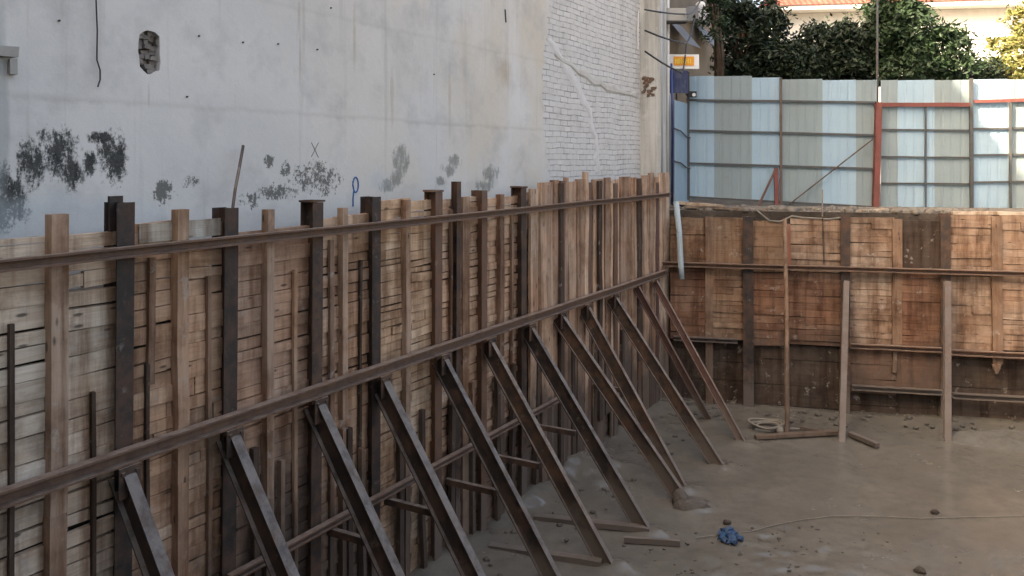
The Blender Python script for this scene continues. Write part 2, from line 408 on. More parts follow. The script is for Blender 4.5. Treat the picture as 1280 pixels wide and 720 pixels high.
base = n.mix(n.ramp(soft, [(.66, 0.0), (.78, .85)]), base, (.075,.077,.07))
damp = blobmask([(501,200,14,26),(496,222,10,16),(482,232,12,12),(568,202,12,12),(560,212,12,12),(614,218,14,16),(606,232,16,10),(550,226,10,8)], .45, n.math('MULTIPLY_ADD', nm, 1.5, n.math('MULTIPLY_ADD', ns, .5, -.72)))
base = n.mix(n.ramp(damp, [(.46, 0.0), (.66, .72)]), base, n.ramp(ns, [(.35, (.085,.09,.08)), (.65, (.22,.225,.205))]))
bluish = blobmask([(40,280,110,50),(150,270,70,30),(470,225,20,22)], .5, n.math('MULTIPLY_ADD', mid, 1.0, -.25))
base = n.mix(n.ramp(bluish, [(.35, 0.0), (.75, .35)]), base, (.44,.50,.52))
edge = blobmask([(0,150,16,190)], .8, n.math('MULTIPLY_ADD', mid, .8, -.25))
base = n.mix(n.ramp(edge, [(.40, 0.0), (.75, .5)]), base, (.24,.27,.27))
rust = blobmask([(374,20,3,34),(375,70,2,60),(186,118,2,26),(443,45,3,70),(490,120,4,60),(562,120,3,80),(630,90,16,30)], .6, n.math('MULTIPLY_ADD', nm, .8, -.32))
base = n.mix(n.ramp(rust, [(.35, 0.0), (.8, .55)]), base, (.30,.24,.17))
n.bump(n.math('ADD', n.math('MULTIPLY', mid, 1.0), n.math('MULTIPLY', fine, .35)), .35, .02)
M['plaster'] = n.fin(base, .9, 0, .2)

n = NT('white_painted_brick'); P = n.coord(); sep = n.n('ShaderNodeSeparateXYZ'); n.l(P, sep.inputs[0])
cv = n.n('ShaderNodeCombineXYZ'); n.l(sep.outputs[0], cv.inputs[0]); n.l(sep.outputs[2], cv.inputs[1])
wob = n.n('ShaderNodeTexNoise'); n.l(P, wob.inputs['Vector']); wob.inputs['Scale'].default_value = 1.3; wob.inputs['Detail'].default_value = 4
vv = n.vmath('ADD', cv.outputs[0], n.vmath('MULTIPLY', n.vmath('SUBTRACT', wob.outputs[1], (.5,.5,.5)), (.12,.085,0)))
br = n.n('ShaderNodeTexBrick'); n.l(vv, br.inputs['Vector'])
br.inputs['Scale'].default_value = 1.0; br.inputs['Brick Width'].default_value = .22; br.inputs['Row Height'].default_value = .085
br.inputs['Mortar Size'].default_value = .008; br.inputs['Mortar Smooth'].default_value = .3
br.inputs['Color1'].default_value = (.58,.57,.55,1); br.inputs['Color2'].default_value = (.49,.48,.46,1); br.inputs['Mortar'].default_value = (.24,.23,.215,1)
mid = n.noise(P, 3, 7, .65); st = n.noise(scaled(n, P, 4, 4, .3), 1, 6, .6); fill = n.noise(P, 5, 6, .7)
base = n.mix(n.ramp(fill, [(.42, .1), (.58, .95)]), br.outputs[0], (.53,.52,.495))
base = n.mix(n.ramp(mid, [(.50, 0.0), (.72, .55)]), base, (.36,.345,.32))
base = n.mix(n.ramp(st, [(.58, 0.0), (.75, .5)]), base, (.27,.25,.22))
n.bump(n.math('SUBTRACT', n.math('MULTIPLY', mid, .35), br.outputs[1]), .7, .02)
M['brick'] = n.fin(base, .85, 0, .25)

BL = empty('plastered_building', L.pt(0, 0, 0), L.ang)
tag(BL, 'tall building wall of stained grey plaster rising behind the timber shoring', 'building')
ly = -PW                                                           # local y of the plaster face
SB = L.s_of(-1500) - 14
bm = bmesh.new()
hx0, hx1 = S(173), S(200); hz0, hz1 = Zp(186, 92), Zp(186, 38)
ring = []
for k in range(18):
    a = 2*math.pi*k/18; ca, sa = math.cos(a), math.sin(a)
    e = 4.0; r = (abs(ca)**e + abs(sa)**e)**(-1/e) * (1 + rnd.uniform(-.09, .06))
    ring.append(((hx0+hx1)/2 + ca*r*(hx1-hx0)/2, (hz0+hz1)/2 + sa*r*(hz1-hz0)/2))
def loopedges(pts, y):
    vs = [bm.verts.new((x, y, z)) for x, z in pts]
    return vs, [bm.edges.new((vs[i], vs[(i+1) % len(vs)])) for i in range(len(vs))]
jag = []                                                           # ragged right edge where the plaster stops
zz = BOT
while zz < TOP - .1:
    jag.append((s_br + rnd.uniform(-.05, .05) + (.10*math.sin(zz*2.1)), zz)); zz += rnd.uniform(.05, .14)
outerp = [(SB, BOT)] + jag + [(s_br, TOP), (SB, TOP)]
v1, e1 = loopedges(outerp, ly); v2, e2 = loopedges(ring, ly)
bmesh.ops.triangle_fill(bm, use_beauty=True, use_dissolve=False, edges=e1+e2)
def back(vs, dy, cx=None, cz=None, j=0):
    w = [bm.verts.new((v.co.x, v.co.y+dy+rnd.uniform(-j, j), v.co.z)) for v in vs]
    for i in range(len(vs)):
        k = (i+1) % len(vs); bm.faces.new((vs[i], vs[k], w[k], w[i]))
    return w
back(v1, .028); back(v2, .11)
obj('plaster_wall', bm, M['plaster'], BL)
bm = bmesh.new()                                                   # the broken pocket's brick rubble
for r_ in range(9):
    z = hz0 + (hz1-hz0)*(r_+.5)/9; x = hx0
    while x < hx1:
        w = rnd.uniform(.03, .075); dd = rnd.uniform(.01, .075)
        box(bm, x, x+w*.92, ly+dd, ly+.145, z-.016, z+.017, .009); x += w
obj('broken_brick', bm, paint('chipped_brick', (.21,.19,.17), .95, .7, (.06,.055,.05), 7), BL)
bm = bmesh.new(); box(bm, s_br-.3, s_end, ly+.03, ly+.26, BOT, TOP); obj('brick_panel', bm, M['brick'], BL)
bm = bmesh.new(); box(bm, SB, s_end-.02, ly+.262, ly+8, BOT, TOP-.02); box(bm, SB, s_br-.303, ly+.15, ly+.26, BOT, TOP-.02); obj('building_body', bm, M['conc'], BL)
bm = bmesh.new(); box(bm, SB, -6.2, ly-10.5, ly-.003, GZ-.2, TOP-.03); obj('added_shade_wing', bm, M['conc'], BL)   # unseen wing added behind the photographer to shade the pit
# plaster scars left on the brick
bm = bmesh.new()
scar = []
for (xa,ya),(xb,yb) in zip([(688,48),(716,94),(738,138),(748,180)],[(716,94),(738,138),(748,180),(750,224)]):
    for q in range(5): f = q/5; scar.append((xa+(xb-xa)*f+rnd.uniform(-1.6,1.6), ya+(yb-ya)*f, rnd.uniform(.03,.085)))
pv = []
for px, py, w in scar:
    x, z = S(px), Zp(px, py)
    pv.append([bm.verts.new((x-w*rnd.uniform(1.2,2.2), ly+.0295, z-.01)), bm.verts.new((x-w*.7, ly+.020, z)), bm.verts.new((x+w*.8, ly+.021, z+.01)), bm.verts.new((x+w*rnd.uniform(1.2,2.2), ly+.0295, z+.02))])
for i in range(len(pv)-1):
    for k in range(3): bm.faces.new((pv[i][k], pv[i][k+1], pv[i+1][k+1], pv[i+1][k]))
obj('plaster_scar', bm, paint('scar_plaster', (.55,.545,.53), .9, .3), BL)
bm = bmesh.new()
pv = []
for px, py in [(695,66),(705,74),(715,79),(725,89),(735,94),(744,101),(752,103),(760,109),(768,110),(775,115),(782,115),(790,119),(798,118)]:
    x, z = S(px), Zp(px, py+rnd.uniform(-2,2)); w = rnd.uniform(.025, .085)
    pv.append([bm.verts.new((x, ly+.0295, z-w)), bm.verts.new((x, ly+.014, z-w*.5)), bm.verts.new((x, ly+.018, z+w*.5)), bm.verts.new((x, ly+.0295, z+w))])
for i in range(len(pv)-1):
    for k in range(3): bm.faces.new((pv[i][k], pv[i][k+1], pv[i+1][k+1], pv[i+1][k]))
obj('mortar_ridge', bm, paint('ridge_mortar', (.44,.43,.40), .9, .6), BL)
# corner column, concrete, protruding toward the pit
bm = bmesh.new()
cs0 = s_end; prof = [(cs0, ly-.28), (cs0+.05, ly-.33), (cs0+.36, ly-.33), (cs0+.40, ly-.28), (cs0+.40, ly+.3), (cs0, ly+.3)]
zs = [BOT + (TOP-BOT)*i/90 for i in range(91)]; rings = []
for z in zs:
    rings.append([bm.verts.new((x + (.012*mnoise.noise(Vector((x*3, y*3, z*2.2)))), y+.012*mnoise.noise(Vector((x*3+9, y*3, z*2.2))), z)) for x, y in prof])
for i in range(90):
    for k in range(len(prof)):
        q = (k+1) % len(prof); bm.faces.new((rings[i][k], rings[i][q], rings[i+1][q], rings[i+1][k]))
bm.faces.new(rings[-1])
n = NT('streaked_concrete'); P = n.pos()
a = n.noise(scaled(n, P, 6, 6, .35), 1, 8, .65); b = n.noise(P, 4, 8, .7)
c = n.mix(n.ramp(a, [(.38, 0.0), (.66, 1.0)]), (.50,.50,.47), (.27,.265,.24))
c = n.mix(n.ramp(b, [(.56, 0.0), (.70, .8)]), c, (.52,.51,.48))
n.bump(b, .6, .02)
obj('corner_column', bm, n.fin(c, .9, 0, .2), BL)
bm = bmesh.new()
zc = Zp(812, 108)
for k in range(26):
    x = cs0 + rnd.uniform(-.012, .0); y = ly - rnd.uniform(.03, .26); z = zc + rnd.uniform(-.20, .13)
    box(bm, x-.012, x+.03, y-.03, y+.03, z-.025, z+.02, .012)
obj('chipped_brick', bm, paint('raw_brick', (.15,.095,.07), .95, .7, (.09,.07,.06), 6), BL)
for px, py in ((73,26),(248,45),(303,53),(413,10),(542,93),(396,62),(233,121),(347,55)):
    bm = bmesh.new(); bmesh.ops.create_cone(bm, cap_ends=True, segments=8, radius1=.008, radius2=.005, depth=.02)
    for v in bm.verts: v.co = Vector((v.co.x+S(px), v.co.z+ly-.005, v.co.y+Zp(px, py)))
    obj('nail', bm, M['cable'], BL)
# hand-drawn marks on the plaster
def mark(pts, w, mat, name):
    bm = bmesh.new(); tube(bm, [(S(x), ly-.003, Zp(x, y)) for x, y in pts], w, n=5)
    return obj(name, bm, mat, BL)
lp = [(441,258),(441,248),(442,238)] + [(444.2+3.4*math.sin(t), 231-9.5*math.cos(t)) for t in [x*.45-1.6 for x in range(13)]] + [(442.5,239)]
mark(lp, .0085, M['bluemark'], 'paint_mark')
mark([(389,178),(398,197)], .0022, M['pencil'], 'pencil_mark'); mark([(398,178),(389,196)], .0022, M['pencil'], 'pencil_mark')
mark([(631,12),(632,28)], .012, M['pencil'], 'pencil_mark')
mark([(798,14),(797,40),(797.5,62)], .012, paint('white_mortar_line', (.6,.6,.58), .9, .2), 'mortar_line')
# ledge stub at the left edge of the picture
bm = bmesh.new(); box(bm, S(-40), S(18), ly-.05, ly+.01, Zp(5,72), Zp(5,58), .01); box(bm, S(9), S(18), ly-.045, ly+.01, Zp(5,92), Zp(5,73), .008)
obj('plaster_ledge', bm, M['conc'], BL)

bm = bmesh.new()
tube(bm, [L.pt(S(x), PW+o, Zp(x, y)) for x, y, o in ((116,-60,.02),(117,0,.03),(118,40,.035),(118,75,.03),(121,88,.04),(120,100,.05),(115,109,.07))], .006, n=6)
tag(obj('cable', bm, M['cable']), 'thin black cable hanging down the grey plaster wall', 'cable')
bm = bmesh.new()
tube(bm, [L.at(304,182,-.52), L.at(299,210,-.47), L.at(294,236,-.38), L.at(289,275,-.30)], .013, n=7)
tag(obj('steel_rod', bm, M['dark']), 'rusty steel rod sticking up from the shoring against grey plaster', 'rod')

# ------------------------------------------------------------------ left shoring
# the piles, one every ~0.86 m: picture column, top row, steel, section width
PILES = [(158,253,'black',.125),(290,260,'black',.125),(398,253,'dark',.12),(471,246,'black',.12),(549,240,'rusty',.12),(606,238,'rusty',.11),
         (655,235,'dark',.12),(704,226,'rusty',.12),(737,228,'rusty',.13),(770,229,'rusty',.13),(800,226,'rusty',.13),(822,228,'redst',.13)]
PO = -.175                                                        # pile centre line
pile_s = []
words = ['black','black','dark brown','blackish','brown rusty','brown rusty','dark','rusty','rusty','rusty','rusty','reddish']
for i, (px, py, m, w) in enumerate(PILES):
    s = L.s_of(px, -.10); z = L.z_of(px, py, -.10); pile_s.append(s)
    lean = -.030 if i < 3 else rnd.uniform(-.02, .01)
    bm = bmesh.new()
    sweep(bm, h_prof(w, .15, .011), (lean*1.3, 0, -.4), (0, 0, z), (1, 0, 0))
    if i in (2, 4, 6):   # welded head plate
        box(bm, -.075, .07, -.085, .08, z, z+.022, .004)
    if i == 0:
        box(bm, -.05, .045, .03, .055, z-.3, z+.04)
    o = obj('soldier_pile', bm, M[m], None, L.pt(s, PO, 0), L.ang)
    lab = f'{words[i]} steel pile in the left shoring, {nth(i)} from the near end'
    if i == 0: lab = 'black steel pile nearest the camera in the left shoring'
    if i == 11: lab = 'reddish steel pile at the far corner end of the left shoring'
    tag(o, lab, 'steel pile', 'steel piles of the left shoring')

# lagging between the piles, bay by bay
RW = empty('retaining_wall', L.pt(0, 0, 0), L.ang)
tag(RW, 'left retaining wall of stacked horizontal planks between steel piles', 'retaining wall')
def lag(parent, x0, x1, z0, z1, hgt, mat, yf, gap=.006, name='lagging_panel', split=.08, cat=None):
    bm = bmesh.new(); z = z0
    while z < z1 - .02:
        h = min(hgt*rnd.uniform(.75, 1.3), z1 - z)
        if z1 - (z+h) < .04: h = z1 - z
        cuts = [x0, x1]
        if rnd.random() < split: cuts.insert(1, rnd.uniform(x0+.25*(x1-x0), x1-.25*(x1-x0)))
        tilt = rnd.uniform(-.009, .009)
        for a, b in zip(cuts, cuts[1:]):
            d = rnd.uniform(-.016, .012); g = gap*rnd.choice([.2,.35,.5,.8,1.2,2.8])
            vs = box(bm, a+.002, b-.002, yf+d, yf+.045+d, z+g*.5, z+h-g*.5, .0025)
            for v in vs: v.co.z += tilt*((v.co.x-x0)/(x1-x0)-.5)*2
        z += h
    return obj(name, bm, M[mat], parent)
bays = [L.s_of(-420)] + pile_s + [LC - .03]
tops = [(0,296),(110,292),(210,278),(330,287),(430,270),(505,250),(575,248),(625,246),(670,240),(715,240),(750,238),(785,236),(812,232)]
bmat = ['pale_x','pale_x','tan_x','brown_x','tan_x','tan_x','honey_x','tan_x','brown_x','tan_x','brown_x','brown_x','brown_x']
# the nearest visible bay ends at the first pile; a further one runs out of the frame
first = L.s_of(-300)
bays = [first] + pile_s + [LC - .03]
for i in range(len(bays)-1):
    a, b = bays[i], bays[i+1]
    px, py = tops[min(i+1, len(tops)-1)]
    zt = L.z_of(px, py, -.2)
    mt = ['pale_x','tan_x','brown_x','tan_x','honey_x','tan_x','tan_x','brown_x','tan_x','brown_x','tan_x','brown_x','brown_x'][i]
    hgt = [.125,.105,.10,.095,.075,.075,.08,.085,.09,.09,.09,.09,.09][i]
    if i == 0:      # two stacks: pale broad planks; nearer half stops a little lower
        lag(RW, a, L.s_of(70,-.2), -.15, L.z_of(30,296,-.2), .125, 'pale_x', .20, .011)
        lag(RW, L.s_of(70,-.2), b, -.15, L.z_of(110,292,-.2), .125, 'pale_x', .20, .011)
    elif i == 1:
        m_ = L.s_of(231, -.2)
        lag(RW, a, m_, -.15, L.z_of(195,278,-.2), hgt, mt, .20); lag(RW, m_, b, -.15, L.z_of(260,277,-.2), hgt, mt, .20)
    elif i == 4:
        m_ = L.s_of(513, -.2)
        lag(RW, a, m_, -.15, L.z_of(495,249,-.2), .075, 'honey_x', .20, .007); lag(RW, m_, b, -.15, L.z_of(530,250,-.2), .08, 'honey_x', .20, .007)
    else:
        lag(RW, a, b, -.15, zt, hgt, mt, .20, .0065)
# pale board nailed over the plank tops in the second bay
bm = bmesh.new(); box(bm, L.s_of(174,-.19), L.s_of(276,-.19), .19, .198, L.z_of(225,299,-.19), L.z_of(225,277,-.19), .004)
obj('top_board', bm, wood('pale_board', [(.42,.40,.34),(.46,.44,.38)], 'x', 0), RW)

# timber posts and battens: column, top row, bottom row (None = floor), width, depth, material, label
POSTS = [
 (77,268,None,.105,.08,'tan_z','broad weathered timber post nearest the camera on left'),
 (231,262,None,.09,.08,'honey_z','orange tan timber post standing midway between the two black piles'),
 (341,262,None,.07,.075,'tan_z','tan timber post just right of the second black pile'),
 (434,260,None,.065,.07,'tan_z','tan timber post under the blue painted loop mark'),
 (513,250,None,.07,.07,'tan_z','tan timber post over the finely planked pale bay'),
 (588,246,None,.12,.04,'honey_z','wide tan upright board beside the thin dark post above the wall'),
 (630,243,None,.085,.07,'brown_z','narrow brown timber post before the last dark pile'),
]
for px, py, pb, w, d, m, lab in POSTS:
    s = L.s_of(px, -.11); z = L.z_of(px, py, -.11); bm = bmesh.new()
    ln = -.03 if px < 120 else rnd.uniform(-.02, .005)
    zj = L.z_of(px, 332 + (px-0)*-.106 + (622-332)*.92*(1246-px)/1246, -.11)     # where two lengths are lapped
    sweep(bm, rect(w, d), (ln*1.1, 0, -.3), (ln*.4, 0, 1.9+rnd.uniform(-.1,.2)), (1,0,0), 4, .004)
    sweep(bm, rect(w*1.02, d*.96), (ln*.4+.004, .004, 1.93), (0, 0, z), (1,0,0), 4, .004)
    o = obj('timber_post', bm, M[m], None, L.pt(s, -.20+d/2, 0), L.ang)
    tag(o, lab, 'timber post', 'timber posts of the left shoring')
STICKS = [
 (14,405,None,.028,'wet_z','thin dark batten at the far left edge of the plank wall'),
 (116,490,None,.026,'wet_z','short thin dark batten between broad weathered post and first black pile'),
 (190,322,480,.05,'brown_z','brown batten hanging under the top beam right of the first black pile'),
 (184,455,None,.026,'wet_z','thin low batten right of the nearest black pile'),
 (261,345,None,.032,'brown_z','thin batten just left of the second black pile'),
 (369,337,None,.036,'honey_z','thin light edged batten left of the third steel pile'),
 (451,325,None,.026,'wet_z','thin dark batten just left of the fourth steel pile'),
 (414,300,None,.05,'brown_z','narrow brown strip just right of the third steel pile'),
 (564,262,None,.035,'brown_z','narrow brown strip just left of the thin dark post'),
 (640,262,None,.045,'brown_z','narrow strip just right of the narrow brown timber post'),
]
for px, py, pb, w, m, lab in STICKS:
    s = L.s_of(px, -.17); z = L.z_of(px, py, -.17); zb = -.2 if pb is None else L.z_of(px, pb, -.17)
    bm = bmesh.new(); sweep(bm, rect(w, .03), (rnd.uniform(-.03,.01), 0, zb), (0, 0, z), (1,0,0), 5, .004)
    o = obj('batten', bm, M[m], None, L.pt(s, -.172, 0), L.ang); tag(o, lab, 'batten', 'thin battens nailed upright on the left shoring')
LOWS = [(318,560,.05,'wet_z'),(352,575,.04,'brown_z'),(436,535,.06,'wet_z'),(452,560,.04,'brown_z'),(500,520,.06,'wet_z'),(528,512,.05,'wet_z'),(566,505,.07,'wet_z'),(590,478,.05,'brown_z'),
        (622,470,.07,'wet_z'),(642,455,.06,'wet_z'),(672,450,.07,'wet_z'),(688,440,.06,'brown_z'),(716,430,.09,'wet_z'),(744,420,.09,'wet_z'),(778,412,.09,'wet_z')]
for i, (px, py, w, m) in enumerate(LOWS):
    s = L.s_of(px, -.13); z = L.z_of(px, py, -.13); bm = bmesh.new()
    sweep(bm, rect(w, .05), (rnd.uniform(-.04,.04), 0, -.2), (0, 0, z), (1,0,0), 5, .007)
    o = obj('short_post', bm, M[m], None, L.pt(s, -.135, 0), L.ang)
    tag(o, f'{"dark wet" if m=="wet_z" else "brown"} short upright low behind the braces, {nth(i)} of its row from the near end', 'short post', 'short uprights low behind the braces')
s = L.s_of(575, -.10); z = L.z_of(575, 227, -.10); bm = bmesh.new()
sweep(bm, h_prof(.075, .08, .009), (-.03, 0, -.3), (0, 0, z), (1,0,0))
tag(obj('steel_post', bm, M['dark'], None, L.pt(s, -.15, 0), L.ang), 'thin dark steel post standing highest above the middle of the left shoring', 'steel post')

# upright boards crowded together near the corner
BOARDS = [(664,673,236,'tan_z'),(676,690,228,'tan_z'),(690,699,225,'brown_z'),(712,722,227,'tan_z'),(722,730,224,'brown_z'),(731,735,215,'honey_z'),
          (741,755,224,'tan_z'),(757,764,222,'brown_z'),(764,769,226,'honey_z'),(776,789,221,'brown_z'),(790,796,222,'tan_z'),(804,812,219,'tan_z'),(812,818,216,'brown_z'),(824,838,216,'honey_z'),
          (701,705,229,'dark_z'),(707,711,222,'brown_z'),(737,740,230,'dark_z'),(770.5,774,224,'tan_z'),(798,802.5,223,'dark_z'),(819,823,221,'tan_z'),(684,689,231,'brown_z'),(749,753,226,'dark_z')]
BOARDS.sort()
for i, (x0, x1, py, m) in enumerate(BOARDS):
    o_ = -.13 + (i % 3)*.013 + (.03 if m == 'dark_z' else 0)
    s0, s1 = L.s_of(x0, o_), L.s_of(x1, o_); z = L.z_of((x0+x1)/2, py, o_); w = s1-s0
    if w > .40: w *= .9
    zb = rnd.choice([-.2, -.2, -.2, .45, 1.0])
    bm = bmesh.new(); sweep(bm, rect(w, rnd.choice([.03,.035,.055])), (rnd.uniform(-.05,.05), 0, zb), (0, 0, z), (1,0,0), 6, .009, rnd.uniform(.92,1.05))
    o = obj('upright_board', bm, M[{'tan_z':'board_tan','brown_z':'board_brown','honey_z':'board_light','dark_z':'wet_z'}[m]], None, L.pt((s0+s1)/2, o_-.02, 0), L.ang)
    tone = {'tan_z':'tan','brown_z':'brown','honey_z':'light tan','dark_z':'narrow dark'}[m]
    k = len(BOARDS)-1-i
    lab = f'{tone} upright board, {nth(k)} from the far corner of the left shoring' if k else 'wide light tan upright board right in the far corner of the left shoring'
    tag(o, lab, 'board', 'upright boards crowded near the corner')

# walers
def waler(name, Wl, p0, p1, mat, h, w, z, lab, off=0.0, group=None):
    a, b = Wl.s_of(p0, off) if p0 is not None else -1.6, Wl.s_of(p1, off)
    bm = bmesh.new()
    sweep(bm, [(-w/2,-h/2),(w/2,-h/2),(w/2,-h/2+.014),(-w/2+.014,-h/2+.014),(-w/2+.014,h/2-.014),(w/2,h/2-.014),(w/2,h/2),(-w/2,h/2)],
          (0, 0, 0), (b-a, 0, 0), (0, -1, 0), 12, .003)
    o = obj(name, bm, mat, None, Wl.pt(a, off-w/2, z), Wl.ang)
    return tag(o, lab, 'beam', group)
waler('steel_waler', L, -350, 840, M['waler'], .072, .06, CAMZ-.605, 'rusty steel beam running along the top of the left shoring', .0)
waler('steel_waler', L, -350, 836, M['waler'], .100, .075, CAMZ-1.945, 'rusty steel beam along the middle of the left shoring above the braces', .0)
waler('steel_waler', L, 290, 702, M['rusty'], .06, .06, CAMZ-3.13, 'low steel rail crossing the left shoring behind the braces', -.02)

# raking braces: top column, foot (floor picture point, or None = square to the wall)
for i, (px, ft, m) in enumerate(RAK):
    s = L.s_of(px, 0); top = L.pt(s, .0, CAMZ-2.03)
    foot = floor_at(*ft) if ft else L.pt(s, 1.56, 0)
    foot.z = -.02
    d = top-foot; base = foot.copy()
    bm = bmesh.new()
    side = Vector((L.u[0], L.u[1], 0))
    w, dep = (.085 if i < 4 else .065, .18) if i < 10 else (.055, .11)
    upv = d.normalized().cross(side).normalized()
    if upv.z < 0: upv = -upv
    offv = -upv*dep/2
    sweep(bm, h_prof(w, dep, .012), offv*1.0 + Vector((0,0,-.12))*0 - d.normalized()*.10, d + offv + d.normalized()*.02, side)
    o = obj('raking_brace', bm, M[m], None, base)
    if i < 10:
        bm = bmesh.new(); box(bm, -.075, .075, -.012, .0, -.10, .10, .002)
        for bx in (-.05, .05): box(bm, bx-.012, bx+.012, -.024, -.0125, .05, .074)
        hp = obj('head_plate', bm, M['dark'], o, L.pt(s, .002, CAMZ-2.10) - base, L.ang)
    if i == 0: lab = 'black raking steel brace closest to the camera, cut off by the picture bottom'
    elif i == 7: lab = 'raking steel brace with a lump of mud round its foot'
    elif i == 10: lab = 'short reddish raking brace crossing behind the last one at the corner'
    elif i == 11: lab = 'last slender reddish raking brace leaning out from the corner'
    else: lab = f'{"black" if m=="black" else "dark rusty"} raking steel brace, {nth(i)} from the camera along the row'
    tag(o, lab, 'brace', 'raking steel braces propping the left shoring')
# ties lying on the mud between the wall foot and some brace feet
for (a, b, w, lab) in (((612,687),(752,708),.10,'muddy flat tie lying at the foot of the sixth brace'), ((668,650),(812,666),.10,'muddy tie bar lying behind the foot of the seventh brace'),
                       ((780,678),(850,683),.045,'short dark bar lying loose on the mud by the seventh brace')):
    p, q = floor_at(*a), floor_at(*b); p.z = q.z = .035
    bm = bmesh.new(); sweep(bm, rect(w, .06), (0,0,0), q-p, (p-q).cross(Vector((0,0,1))), 5, .004)
    tag(obj('floor_tie', bm, M['dark'], None, p), lab, 'tie bar')
# short horizontal knee struts from piles to braces at the low rail
for i in (2, 3, 4, 5, 6, 8):
    s = pile_s[i]; bm = bmesh.new(); z = .96 + rnd.uniform(-.1,.1)
    sweep(bm, rect(.05, .06), (0,0,0), (0.03, -.62, .0), (1,0,0))
    tag(obj('knee_strut', bm, M['dark'], None, L.pt(s+.10, -.08, z), L.ang), f'short dark horizontal strut behind the {nth(i)} brace from the camera', 'strut', 'short struts under the low rail')
# muddy lump at one brace foot
bm = bmesh.new(); p = floor_at(862, 634)
lump(bm, (0,0,.02), (.22,.13,.09), 3, .5); lump(bm, (-.10,.06,.05), (.10,.1,.14), 5, .5); lump(bm, (.12,-.02,.02), (.12,.09,.06), 8, .5)
tag(obj('mud_lump', bm, soil('fresh_mud', (.10,.088,.076), (.14,.12,.10), (.07,.062,.055)), None, p, smooth=True), 'dark lump of mud heaped at the foot of a brace', 'mud lump')

# ------------------------------------------------------------------ back shoring
BW = empty('timber_retaining_wall', B.pt(0, 0, 0), B.ang)
tag(BW, 'back retaining wall of reddish and tan boards across the far pit end', 'retaining wall')
LO = -.15
def bpan(x0, x1, y0, y1, mat, hgt, dy=0.0, gap=.006):
    a, b = B.s_of(x0, LO), B.s_of(x1, LO); xm = (x0+x1)/2
    z1, z0 = B.z_of(xm, y0, LO), B.z_of(xm, y1, LO)
    if hgt is None:
        bm = bmesh.new(); box(bm, a, b, .15+dy, .17+dy, z0, z1, .003); return obj('lagging_panel', bm, M[mat], BW)
    return lag(BW, a, b, z0, z1, hgt, mat, .15+dy, gap*.6, 'lagging_panel', .08)
bpan(838, 882, 272, 335, 'ply', .16); bpan(882, 932, 272, 335, 'ply', None)
bpan(838, 882, 336, 424, 'red_x', .13); bpan(882, 932, 336, 424, 'bown_x', .10)
bpan(940, 980, 276, 340, 'ply', .2); bpan(988, 1053, 274, 340, 'buff_x', .11)
bpan(940, 980, 341, 432, 'red_x', .12); bpan(982, 1053, 341, 432, 'red_x', .10)
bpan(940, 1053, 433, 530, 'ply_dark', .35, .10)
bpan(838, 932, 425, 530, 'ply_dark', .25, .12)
bpan(1062, 1118, 272, 340, 'buff_x', .11); bpan(1127, 1177, 276, 340, 'ply_dark', None)
bpan(1062, 1118, 341, 436, 'buff_x', .10); bpan(1127, 1177, 341, 436, 'red_x', .12)
bpan(1062, 1120, 437, 492, 'red_x', .2); bpan(1120, 1177, 437, 492, 'red_x', None)
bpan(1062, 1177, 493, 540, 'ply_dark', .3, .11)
bpan(1187, 1240, 269, 344, 'buff_x', .12); bpan(1250, 1330, 269, 344, 'buff_x', .14)
bpan(1187, 1240, 345, 440, 'buff_x', .14); bpan(1250, 1330, 345, 440, 'buff_x', .09)
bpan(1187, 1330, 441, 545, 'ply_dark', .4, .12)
bpan(1334, 1480, 269, 560, 'bown_x', .12)
def bpost(name, px, py, pb, w, d, m, lab, cat, group, section='rect', off=-.10, pointed=False):
    s = B.s_of(px, off); z = B.z_of(px, py, off); zb = -.3 if pb is None else B.z_of(px, pb, off)
    bm = bmesh.new()
    if section == 'H': sweep(bm, h_prof(w, d, .011), (rnd.uniform(-.02,.02),0,zb), (0,0,z), (1,0,0))
    else:
        sweep(bm, rect(w, d), (rnd.uniform(-.02,.02),0,zb), (0,0,z), (1,0,0), 5, .004)
        if pointed:
            sweep(bm, rect(w*.95, d), (0,0,zb-.16), (0,0,zb-.004), (1,0,0), 1, 0)
            for v in bm.verts:
                if abs(v.co.z-(zb-.16)) < 1e-4: v.co.x *= .25
    tag(obj(name, bm, m, None, B.pt(s, off-d/2, 0), B.ang), lab, cat, group)
g = 'steel piles of the back shoring'
bpost('soldier_pile', 935, 271, None, .17, .14, M['black'], 'very dark steel pile in the back shoring, nearest the left corner', 'steel pile', g, 'H', -.07)
bpost('soldier_pile', 1057, 269, None, .15, .14, M['dark'], 'dark pile in the middle of the back shoring behind a greyed prop', 'steel pile', g, 'H', -.085)
bpost('soldier_pile', 1182, 267, None, .15, .14, M['dark'], 'dark pile at the right of the back shoring behind a pale prop', 'steel pile', g, 'H', -.085)
g = 'timber posts of the back shoring'
bpost('timber_post', 886, 271, None, .125, .05, M['dull_z'], 'tan timber post between the corner and the very dark pile', 'timber post', g)
bpost('timber_post', 984, 280, 332, .10, .045, paint('orange_stained_timber', (.25,.10,.058), .85, .6), 'short orange stained timber beside the thin leaning pole', 'timber post', g)
bpost('timber_post', 1122, 274, 440, .15, .05, M['dull_z'], 'brown timber post between the greyed prop and the pale prop', 'timber post', g)
bpost('timber_post', 1119, 440, 466, .06, .04, M['dull_z'], 'small timber stub below the brown post on reddish panel', 'timber post', g)
bpost('timber_post', 1246, 270, 455, .15, .05, M['dull_z'], 'light timber post with a pointed lower end at the far right', 'timber post', g, 'rect', -.10, True)
waler('steel_waler', B, 826, 1470, M['waler'], .08, .08, CAMZ-1.815, 'long rusty rail running right across the back shoring', 0.02)
zr = CAMZ - 3.10
waler('short_waler', B, 842, 922, M['mauve'], .075, .09, zr, 'short rail between the corner and the very dark pile', .0)
